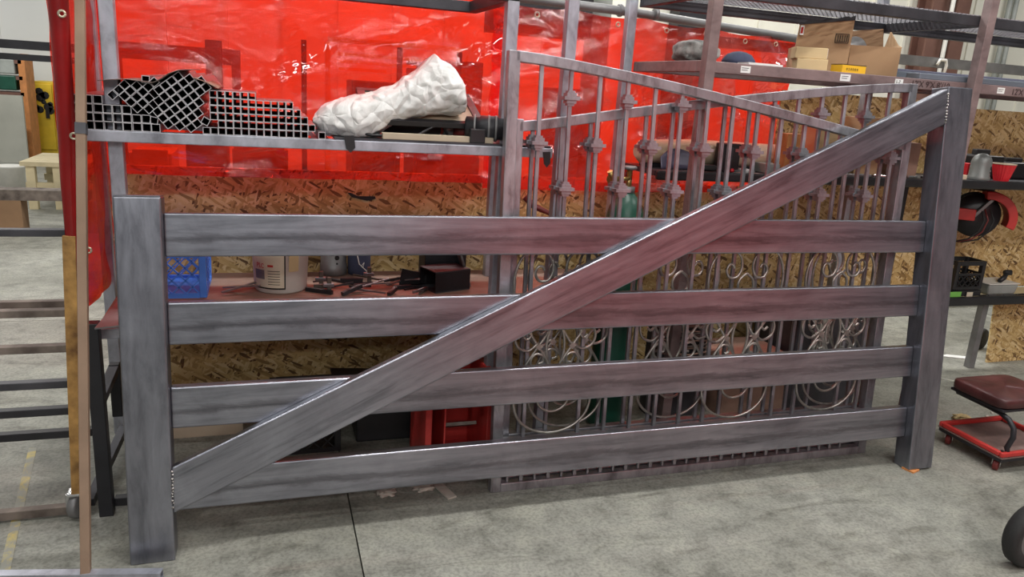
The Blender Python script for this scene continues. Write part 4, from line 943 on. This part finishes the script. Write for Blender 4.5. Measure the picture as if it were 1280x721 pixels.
# debris behind the seat
p = atz(1200, 524, 0); o = lump('leaf_litter', p.x, p.y, .10, .05, .03, 'leaf_debris', 'small heap of brown crumbs on the floor behind the rolling seat', 'debris', 0, 9, .5)
rs = random.Random(21)
for k in range(9):
    p = atz(rs.uniform(1205, 1262), rs.uniform(516, 534), 0); o = MB(Matrix.Translation((p.x, p.y, .0005)) @ Matrix.Rotation(rs.uniform(0, 3), 4, 'Z')).box((-.012, -.006, 0), (.012, .006, .006)).build('paper_bit', rs.choice(('white_paper', 'paper_scrap'))); tag(o, 'white paper bit on the floor behind the rolling seat', 'scrap', 'paper bits by the rolling seat')
# big wheel at the right edge
p = atz(1281, 706, 0)
t = thing('rubber_wheel', (p.x, p.y, 0), 'black rubber tyred wheel standing on the open floor', 'wheel')
R_ = .14; wc = aty(1293, 664, p.y)
MB().lathe([(R_*.66, -.026), (R_*.9, -.034), (R_, -.02), (R_, .02), (R_*.9, .034), (R_*.66, .026), (R_*.66, -.026)], (wc.x, p.y, R_), 40, (0, -1, 0), caps=False).build('tyre', 'rubber', t)
MB().lathe([(.014, -.04), (.03, -.038), (.034, -.014), (R_*.58, -.008), (R_*.665, -.022), (R_*.665, .022), (R_*.58, .008), (.034, .014), (.03, .038), (.014, .04)], (wc.x, p.y, R_), 28, (0, -1, 0)).build('hub', 'gray_metal', t)
# ================================================================ FLOOR SCRAPS UNDER THE GATE
for (px, py, sx_, sy_, rz, lb) in ((483, 618, .07, .05, .2, 'crumpled grey paper scrap under the bottom rail by the floor joint'), (530, 612, .09, .04, .0, 'torn brown paper scrap under the bottom rail')):
    p = atz(px, py, 0); lump('paper_scrap', p.x, p.y, sx_, sy_, .022, 'paper_scrap', lb, 'scrap', 0, 11, .7)
p = atz(556, 617, 0); o = MB(Matrix.Translation((p.x, p.y+.02, .001)) @ Matrix.Rotation(1.9, 4, 'Z') @ Matrix.Rotation(-.04, 4, 'Y')).box((-.07, -.022, 0.003), (.075, .022, .009)).build('wood_offcut', 'paper_scrap'); tag(o, 'flat weathered wood off-cut poking out under the bottom rail', 'offcut')
# tube on the floor under the short post
a, b = atz(-60, 712, .03), atz(205, 709, .03)
t = thing('floor_tube', ((a.x+b.x)/2, (a.y+b.y)/2, 0), 'grey square tube lying on the floor in front of the short gate post', 'tube')
m = MB(); d = (b-a); d.z = 0; d.normalize(); a0 = Vector((a.x, a.y, .0175)); b0 = Vector((b.x, b.y, .0175)); s = .033; th = .004; sd = Vector((d.y, -d.x, 0))
sh = sd*.025
for (o1, o2, w_, h_) in ((0, .0145, .033, .004), (0, -.0145, .033, .004)): m.bar(a0+sh+Vector((0, 0, o2)), b0+sh+Vector((0, 0, o2)), w_, h_)
for s_ in (-1, 1): m.bar(a0+sh+sd*(s_*.0145), b0+sh+sd*(s_*.0145), .004, .025)
m.build('tube_wall', 'rack_steel', t)

# ================================================================ LEFT SIDE: cart frame, stand, leaning bar
cf = thing('rusty_cart', (-.9, 3.1, 0), 'rusty angle iron cart frame with a caster beside the red curtain', 'cart')
YC = 2.98
def cz(y, Y=YC): return aty(45, y, Y).z
lp0, lp1 = aty(98, 618, YC), aty(87, 294, YC)
MB().bar(lp0, lp1+Vector((0, 0, .0)), .042, .035, (0, 1, 0)).build('leg', 'rust_bar', cf, .002)
xe = lp1.x
def hb(y0_, y1_, Y, mat, xr): 
    za, zb_ = aty(45, y0_, Y).z, aty(45, y1_, Y).z
    MB().box((-1.5, Y, zb_), (xr, Y+.035, za)).build('cross_bar', mat, cf, .002)
hb(287, 296, YC, 'dark_steel', xe+.03); hb(388, 397, YC+.02, 'rusty_gray', aty(86, 392, YC).x); hb(433, 442, YC+.02, 'rusty_gray', aty(88, 436, YC).x)
hb(478, 487, YC+.02, 'dark_steel', aty(92, 482, YC).x); hb(377, 385, YC+.5, 'rusty_gray', aty(90, 380, YC+.5).x); hb(512, 521, YC+.02, 'black_steel', aty(104, 516, YC).x); hb(541, 550, YC+.2, 'black_steel', aty(120, 545, YC+.2).x)
pb = atz(20, 640, .03); MB().box((-1.5, 2.99, .01), (aty(88, 634, 2.99).x, 3.025, .045)).build('bottom_bar', 'rusty_gray', cf, .002)
cw = atz(96, 650, 0)
k = MB().lathe([(.012, -.017), (.045, -.017), (.05, -.012), (.05, .012), (.045, .017), (.012, .017)], (cw.x, cw.y+.03, .05), 22, (1, -.35, 0)).build('caster', 'gray_metal', cf)
MB().box((cw.x-.03, cw.y+.0, .10), (cw.x+.03, cw.y+.06, .112)).build('mount_plate', 'chrome', k, .003); MB().bar((cw.x-.022, cw.y+.03, .04), (cw.x-.022, cw.y+.03, .10), .004, .035).build('fork', 'chrome', k); MB().bar((cw.x+.022, cw.y+.03, .04), (cw.x+.022, cw.y+.03, .10), .004, .035).build('fork', 'chrome', k)
# pale grey sheet strips on the cart
for (ya, yb) in ((412, 432), (456, 476)):
    z = aty(40, yb, YC+.28).z
for i, (y0_, Y) in enumerate(((422, 3.35), (467, 3.35))):
    pass
# black stand behind the short post
bs = thing('black_stand', (-.6, 3.0, 0), 'black steel stand between the rusty cart and the short gate post', 'stand')
lx, ly = atz(133, 646, 0).x, atz(133, 646, 0).y
MB().box((lx-.025, ly, 0), (lx+.025, ly+.05, .80)).build('leg', 'black_steel', bs, .003)
p = aty(146, 500, 3.25); MB().box((p.x-.02, 3.24, aty(146, 520, 3.25).z), (p.x+.02, 3.28, aty(146, 455, 3.25).z)).build('short_leg', 'black_steel', bs, .003)
zt = aty(146, 455, 3.25).z; MB().bar((lx, ly+.05, zt-.06), (p.x, 3.26, zt-.015), .04, .03).build('brace', 'dark_steel', bs, .002)
MB().bar(atz(112, 628, .02)+Vector((0, 0, .0)), aty(155, 535, 3.55), .035, .035).build('foot_brace', 'dark_steel', bs, .002)
z0_ = aty(150, 632, 3.05).z; MB().box((lx+.025, 3.0, max(.02, z0_-.02)), (lx+.25, 3.035, max(.055, z0_+.015))).build('foot_bar', 'black_steel', bs, .002)
p = aty(118, 410, 2.93); q = aty(148, 392, 3.1)
o = MB().prism([(p.x, 2.93, p.z), (p.x+.09, 2.93, p.z+.008), (q.x+.05, 3.25, q.z+.03), (q.x-.01, 3.25, q.z+.03)], (0, 0, -.006)).build('angle_shelf', 'gray_metal', bs)
MB().box((p.x+.09, 2.935, p.z-.035), (p.x+.30, 2.945, p.z+.004)).build('angle_flange', 'black_steel', bs)
# long brown bar leaning on the shelf
p0 = atz(107.5, 726, 0); p1 = aty(101.5, 152, 2.925); d = (p1-p0)
t = thing('leaning_bar', p0, 'long thin brown bar leaning upright against the tube shelf in front of the curtain', 'bar')
MB().bar(p0+Vector((0, 0, .004)), p0+d*1.42, .030, .03, (0, 1, 0)).build('bar', 'brown_bar', t, .002)
q = p0+d*.985; MB().bar(q-d*.012, q+d*.012, .0335, .034, (0, 1, 0)).build('tape_wrap', 'dark_steel', t)

# ================================================================ RED CURTAINS
def film(name, path, z0, z1, label, amp=.02, nu=90, nv=50, seed=0, lean=0, mat='red_vinyl_film', crinkle=.04):
    pts = [Vector(p) for p in path]; lens = [0]
    for a, b in zip(pts, pts[1:]): lens.append(lens[-1]+(b-a).length)
    def at(u):
        s = u*lens[-1]
        for i in range(len(pts)-1):
            if s <= lens[i+1]+1e-9: return pts[i].lerp(pts[i+1], (s-lens[i])/(lens[i+1]-lens[i])), (pts[i+1]-pts[i]).normalized()
        return pts[-1], (pts[-1]-pts[-2]).normalized()
    def fn(u, v):
        p, t = at(u); nrm = Vector((t.y, -t.x)); s = u*lens[-1]; zz1 = z1(u) if callable(z1) else z1; zz0 = z0(u) if callable(z0) else z0
        z = zz0+(zz1-zz0)*v
        k = amp*(noise.noise(Vector((s*3.0+seed+z*.9, z*.8, seed)))+.5*noise.noise(Vector((s*7+z*3.5, z*2, seed+4)))+.2*math.sin(s*22+z*5+seed))
        mk = max(.12, min(1, .55+1.8*noise.noise(Vector((s*1.3+seed, z*1.5, 2.5)))))
        k += crinkle*mk*(1.2*noise.noise(Vector((s*2.2+z*2.0+seed, z*6.0-s*2.2, seed+2)))+.30*noise.noise(Vector((s*5+z*4, z*13-s*5, seed+6))))
        return Vector((p.x+nrm.x*k+lean*(z-1), p.y+nrm.y*k, z))
    t = thing('welding_curtain', (pts[0].x, pts[0].y, 0), label, 'curtain')
    MB().grid(fn, nu, nv).build('film', mat, t)
    return t, fn, lens[-1]
t1, f1, l1 = film('c1', [(-.70, 3.86), (1.16, 3.86)], 1.236, 2.75, 'wide glossy red welding curtain hanging behind the tube shelf', .03, 230, 170, 1)
MB().tube([(-.7, 3.88, 2.76), (1.2, 3.88, 2.76)], .02, 10).build('hanging_pipe', 'gray_metal', t1)
t2, f2, l2 = film('c2', [(1.12, 3.90), (1.9, 3.90), (3.05, 4.02)], lambda u: 1.20, lambda u: 2.165-.04*u-.018*abs(math.sin(u*14)), 'red welding curtain hung from the grey pipe behind the workbench', .028, 230, 110, 5)
pp = [(1.05, 3.93, 2.19), (1.9, 3.94, 2.175), (3.15, 4.05, 2.13)]
MB().tube(pp, .024, 12).build('hanging_pipe', 'gray_metal', t2)
for u in (.12, .36, .52, .66, .80, .93):
    p = f2(u, .965); MB().tube([(p.x+.012*math.cos(q/8*math.pi), p.y-.006, p.z+.012*math.sin(q/8*math.pi)) for q in range(17)], .0035, 6).build('grommet', 'grommet_brass', t2)
for px_ in (775, 820):
    p = aty(px_, 18, 3.94); MB().lathe([(.03, -.012), (.034, -.006), (.034, .006), (.03, .012)], (p.x, 3.945, 2.178), 14, (1, 0, 0)).build('pipe_clamp', 'gray_metal', t2)
# side curtain at the left end; its front edge is rolled
t3, f3, l3 = film('c3', [(-.672, 2.99), (-.678, 3.4), (-.68, 3.865)], lambda u: .80-.05*u, 2.5, 'red welding curtain closing off the end of the tube rack, edge rolled', .012, 60, 140, 9, crinkle=.018)
def roll(u, v):
    z = .62+1.9*v; r_ = .030*(1-.45*max(0, 1-v*2.2)); c0 = aty(86, 150, 2.975).x-.012; x_ = c0 + (z-1.53)*(.022)
    a = u*2*math.pi*.93+.5; k = 1+.12*noise.noise(Vector((u*3, z*4, 2))); return Vector((x_+r_*k*math.cos(a), 2.985+r_*k*.8*math.sin(a), z))
MB().grid(roll, 24, 50).build('rolled_edge', 'red_vinyl_rolled', t3)
for (px, py) in ((77, 17), (92, 170), (110, 313)):
    p = aty(px, py, 2.945); MB().tube([(p.x+.010*math.cos(q/8*math.pi), 2.948, p.z+.010*math.sin(q/8*math.pi)) for q in range(17)], .004, 6).build('grommet', 'grommet_brass', t3)
# the curtain on the opposite side of the work bay, seen as the red tint on the bare steel
t4, f4, l4 = film('c4', [(1.6, -2.6), (7.0, -2.2)], .25, 2.6, 'red welding curtain on the opposite side of the work bay', .03, 60, 20, 3, mat='red_vinyl_thick')
MB().tube([(1.5, -2.62, 2.63), (7.1, -2.2, 2.63)], .024, 10).build('hanging_pipe', 'gray_metal', t4)
for (x, y) in ((1.55, -2.65), (7.05, -2.24)): MB().tube([(x, y, 0), (x, y, 2.65)], .024, 10).build('stand_post', 'gray_metal', t4)

# ================================================================ BEHIND THE CURTAIN
def zat(px, py, Y): return aty(px, py, Y)
p = aty(266, 50, 5.55); o = MB().box((p.x-.05, 5.55, 0), (p.x+.05, 5.65, p.z)).build('steel_post', 'black_steel'); tag(o, 'dark steel post standing beyond the red curtain behind the tube heap', 'post')
a, b = aty(232, 190, 5.1), aty(284, 190, 5.1); o = MB().box((a.x, 5.1, 0), (b.x, 5.5, aty(255, 160, 5.1).z)).build('press_machine', 'black_steel', bevel=.02); tag(o, 'dark machine body seen through the red curtain under the tube shelf', 'machine')
a, b = aty(150, 62, 6.0), aty(300, 70, 6.0)
t = thing('door_frame', ((a.x+b.x)/2, 6.0, 0), 'brown portal frame seen through the red curtain above the tubes', 'frame')
MB().box((a.x-.1, 6.0, a.z-.055), (b.x, 6.06, a.z+.055)).build('header', 'column_brown', t); MB().box((b.x-.06, 6.0, 0), (b.x, 6.06, a.z-.055)).build('jamb', 'column_brown', t); MB().box((a.x-.1, 6.0, 0), (a.x-.0, 6.06, a.z-.055)).build('jamb', 'column_brown', t)
a, b = aty(380, 80, 6.4), aty(500, 80, 6.4)
t = thing('wire_cage', ((a.x+b.x)/2, 6.5, 0), 'framed cage with orange frame seen through the red curtain behind the white bag', 'cage')
zt_ = aty(410, 52, 6.4).z; xo = aty(410, 52, 6.4).x
for x in (a.x, xo, b.x, b.x+.5): MB().box((x-.02, 6.4, 0), (x+.02, 6.44, zt_)).build('cage_post', 'yellow_paint' if x == xo else 'dark_steel', t)
MB().box((xo, 6.4, zt_), (b.x+.5, 6.44, zt_+.04)).build('cage_or_lamp_bar', 'yellow_paint', t)
for k in range(3): z = aty(460, 72+9*k, 6.6).z; MB().box((xo+.1, 6.6, z), (b.x+.42-.25*k, 6.64, z+.025)).build('cage_or_lamp_bar', 'yellow_box', t)  # strip lights beyond the curtain, painted as unlit yellow bars
for x0_, y0_, x1_, y1_, Y, nm, mat, lb in ((520, 72, 605, 190, 7.0, 'steel_cabinet', 'column_brown', 'brown cabinet seen through the red curtain behind the tall end of the white bag'), (440, 100, 500, 180, 7.2, 'machine_tool', 'dark_steel', 'dark machine tool seen through the red curtain behind the white bag'), (160, 190, 215, 260, 6.6, 'wood_crate', 'cardboard', 'wooden crate seen through the red curtain below the tube heap'), (290, 185, 360, 260, 6.8, 'supply_shelf', 'column_brown', 'brown shelf unit seen through the red curtain below the stepped tubes'), (700, 110, 730, 300, 6.6, 'locker', 'column_brown', 'brown locker seen through the red curtain behind the scroll gate'), (550, 195, 600, 250, 5.7, 'parts_cabinet', 'red_dark', 'dark parts cabinet seen through the red curtain below the tube shelf')):
    a, b = aty(x0_, y0_, Y), aty(x1_, y0_, Y)
    t = thing(nm, ((a.x+b.x)/2, Y+.2, 0), lb, 'cabinet' if 'cabinet' in lb or 'locker' in lb else 'shop equipment')
    MB().box((a.x, Y, 0), (b.x, Y+.5, a.z)).build('body', mat, t, .01)
    for k in range(3): MB().box((a.x+.03, Y-.01, .25+k*a.z/3.4), (b.x-.03, Y+.002, .15+(k+1)*a.z/3.4)).build('front_panel', mat, t, .004)

# ================================================================ FAR LEFT BAY
def farbox(px0, px1, py0, py1, Y, depth, name, mat, label, cat):
    a, b = aty(px0, py0, Y), aty(px1, py1, Y); t = thing(name, ((a.x+b.x)/2, Y, max(0, b.z)), label, cat)
    return t, a.x, b.x, max(0, b.z), a.z
YK = atz(55, 192, 0).y
t, x0, x1, z0, z1 = farbox(37, 100, 101, 192, YK, .6, 'yellow_cabinet', 'yellow_paint', 'yellow two door steel cabinet with black marks by the far wall', 'cabinet')
z0 = 0; MB().box((x0, YK, 0), (x1, YK+.7, z1)).build('body', 'yellow_paint', t, .01)
mid = aty(69, 150, YK).x
for (a, b) in ((x0+.03, mid-.01), (mid+.01, x1-.03)): 
    d_ = MB().box((a, YK-.03, .08), (b, YK, z1-.04)).build('door', 'yellow_paint', t, .01)
    MB().box((b-.12 if a < mid-.1 else a+.06, YK-.06, z1*.5), (b-.06 if a < mid-.1 else a+.12, YK-.03, z1*.5+.22)).build('handle', 'black_steel', d_)
rs = random.Random(2)
for k in range(13):
    p = aty(rs.uniform(42, 63), rs.uniform(110, 140), YK-.03); s = rs.uniform(.03, .1); MB().lathe([(.002, 0), (s, 0), (s*.9, .006), (.002, .006)], (p.x, YK-.034, p.z), 9, (0, -1, 0)).build('black_mark', 'ink', t)
# shelf unit at the very left
YS = 15.0
t, x0, x1, z0, z1 = farbox(-30, 26, 74, 118, YS, .6, 'parts_shelf', 'wood_pale', 'wooden parts shelf with grey bins near the yellow cabinet', 'shelf')
for z in (z0, (z0+z1)/2, z1): MB().box((x0, YS, z-.03), (x1+.05, YS+.5, z+.03)).build('board', 'column_brown', t)
for x in (x0, x1): MB().box((x, YS, 0), (x+.1, YS+.5, z1+.05)).build('side', 'orange_wood', t)
for k in range(3):
    for j in range(2): MB().box((x1-.45-.5*k, YS-.02, z0+.06+j*(z1-z0)/2), (x1-.05-.5*k, YS+.4, z0+.30+j*(z1-z0)/2)).build('bin', 'bin_gray' if (k+j) % 2 else 'green_paint', t, .02)
p = aty(26, 82, 15.6); o = MB().box((p.x, 15.6, 0), (p.x+.09, 15.75, p.z+.2)).build('timber_stud', 'orange_wood'); tag(o, 'orange timber stud upright between the parts shelf and yellow cabinet', 'stud')
Yg = atz(20, 195, 0).y; a, b = aty(-40, 118, Yg-.8), aty(35, 195, Yg-.8)
o = MB().box((a.x, Yg-.8, 0), (b.x, Yg-.74, aty(15, 119, Yg-.8).z)).build('grey_sheet', 'gray_sheet'); tag(o, 'large grey sheet panel standing in front of the parts shelf', 'panel')
pY = 11.4; q = aty(10, 190, pY); o = MB().lathe([(.14, 0), (.16, .02), (.17, .3), (.18, .31), (.18, .33), (.1, .33)], (q.x, pY, 0), 20).build('white_pail', 'white_plastic'); tag(o, 'white pail on the floor in front of the grey sheet panel', 'pail')
# wooden bench / pallet stool
Yp = atz(40, 262, 0).y; zt_ = aty(60, 203, Yp).z; a, b = aty(28, 206, Yp), aty(112, 206, Yp)
t = thing('wooden_bench', ((a.x+b.x)/2, Yp+.4, 0), 'pale raw timber bench standing on the shop floor before the yellow cabinet', 'bench')
for k in range(6): MB().box((a.x-.03, Yp+k*.17, zt_-.05), (b.x, Yp+.155+k*.17, zt_)).build('plank', 'wood_pale', t)
for x in (a.x+.02, (a.x+b.x)/2-.05, b.x-.12):
    for y in (Yp+.02, Yp+.88): MB().box((x, y, 0), (x+.09, y+.09, zt_-.05)).build('leg', 'wood_pale', t)
for y in (Yp+.05, Yp+.85): MB().box((a.x, y, zt_*.42), (b.x, y+.05, zt_*.56)).build('stretcher', 'wood_pale', t)
# long beam lying across
Yb = atz(40, 258, 0).y-1.6
zt_, zb_ = aty(40, 238, Yb).z, aty(40, 251, Yb).z
o = MB().box((aty(-60, 245, Yb).x, Yb, zb_), (aty(110, 245, Yb).x, Yb+.2, zt_)).build('steel_beam', 'rusty_gray'); tag(o, 'long grey brown beam resting on blocks before the timber bench', 'beam')
for px in (6, 100): 
    x = aty(px, 245, Yb).x; o = MB().box((x-.13, Yb, 0), (x+.13, Yb+.22, zb_)).build('timber_block', 'cardboard_dark'); tag(o, 'timber block under the long grey brown beam', 'block', 'blocks under the beam')
# overhead runs at the far left
for (ya, yb, nm, lb) in ((51, 62, 'steel_girt', 'upper dark steel girt crossing above the yellow cabinet'), (68, 76, 'steel_girt', 'lower dark steel girt crossing above the yellow cabinet')):
    Y = 9.5; za, zb_ = aty(35, ya, Y).z, aty(35, yb, Y).z; o = MB().box((-6, Y, zb_), (-1.8, Y+.1, za)).build(nm, 'black_steel'); tag(o, lb, 'girt')

# ================================================================ RIGHT BACKGROUND
for (px0, px1, lb) in ((1156, 1176, 'brown steel building column nearer the carton shelf'), (1186, 1203, 'narrower brown steel column beside the white conduit')):
    Y = 8.7; a, b = aty(px0, 60, Y).x, aty(px1, 60, Y).x
    t = thing('building_column', ((a+b)/2, Y, 0), lb, 'column')
    MB().box((a, Y, 0), (b, Y+.03, 5.5)).build('flange', 'column_brown', t); MB().box((a+(b-a)*.4, Y+.03, 0), (a+(b-a)*.6, Y+.25, 5.5)).build('web', 'column_brown', t); MB().box((a, Y+.25, 0), (b, Y+.28, 5.5)).build('flange', 'column_brown', t)
p = aty(1180, 60, 8.6); o = MB().tube([(p.x, 8.6, 0), (p.x, 8.6, 5.5)], .03, 10).build('conduit', 'white_plastic'); tag(o, 'white conduit running up between the two brown columns', 'conduit')
p = aty(1250, 60, 8.9); 
for k in range(2): o = MB().tube([(p.x+.12*k, 8.9, 0), (p.x+.12*k, 8.9, 5.5)], .035, 10).build('wall_pipe', 'bin_gray'); tag(o, 'grey pipe running up the cream wall beyond the rack', 'pipe', 'grey pipes on the cream wall')
p = aty(868, 15, 8.8); b = aty(888, 15, 8.8); a = aty(845, 15, 8.8)
o = MB().box((a.x, 8.7, 0), (b.x+.1, 8.95, 5.5)).build('dark_column', 'black_steel'); tag(o, 'dark steel column against the cream wall above the curtain pipe', 'column')
p = aty(737, 10, 7.0); o = MB().tube([(p.x+.1, 7, 0), (p.x+.1, 7, 5)], .12, 16).build('duct', 'bin_gray'); tag(o, 'pale round duct rising behind the curtain pipe', 'duct')
a = aty(700, 5, 6.6); b = aty(742, 5, 6.6); o = MB().box((a.x-.6, 6.6, 2.2), (b.x, 6.9, 3.6)).build('dark_housing', 'black_steel'); tag(o, 'dark machine housing beyond the curtain top', 'machine')
# horizontal pipes along the right wall
za = aty(1200, 82, 5.0); 
t = thing('wall_rail', (5, 5.0, 0), 'grey horizontal rail with white hook beyond the carton shelf', 'rail')
MB().box((2.9, 5.0, za.z-.03), (9.5, 5.06, za.z+.045)).build('rail', 'gray_metal', t)
for x in (3.0, 9.4): MB().box((x, 5.0, 0), (x+.05, 5.06, za.z-.03)).build('post', 'gray_metal', t)
p = aty(1178, 80, 4.97); MB().tube([(p.x-.05, 4.97, p.z-.01), (p.x-.03, 4.97, p.z+.03), (p.x+.03, 4.97, p.z+.03), (p.x+.045, 4.97, p.z-.01), (p.x+.03, 4.97, p.z-.09)], .012, 8).build('hook', 'white_plastic', t)
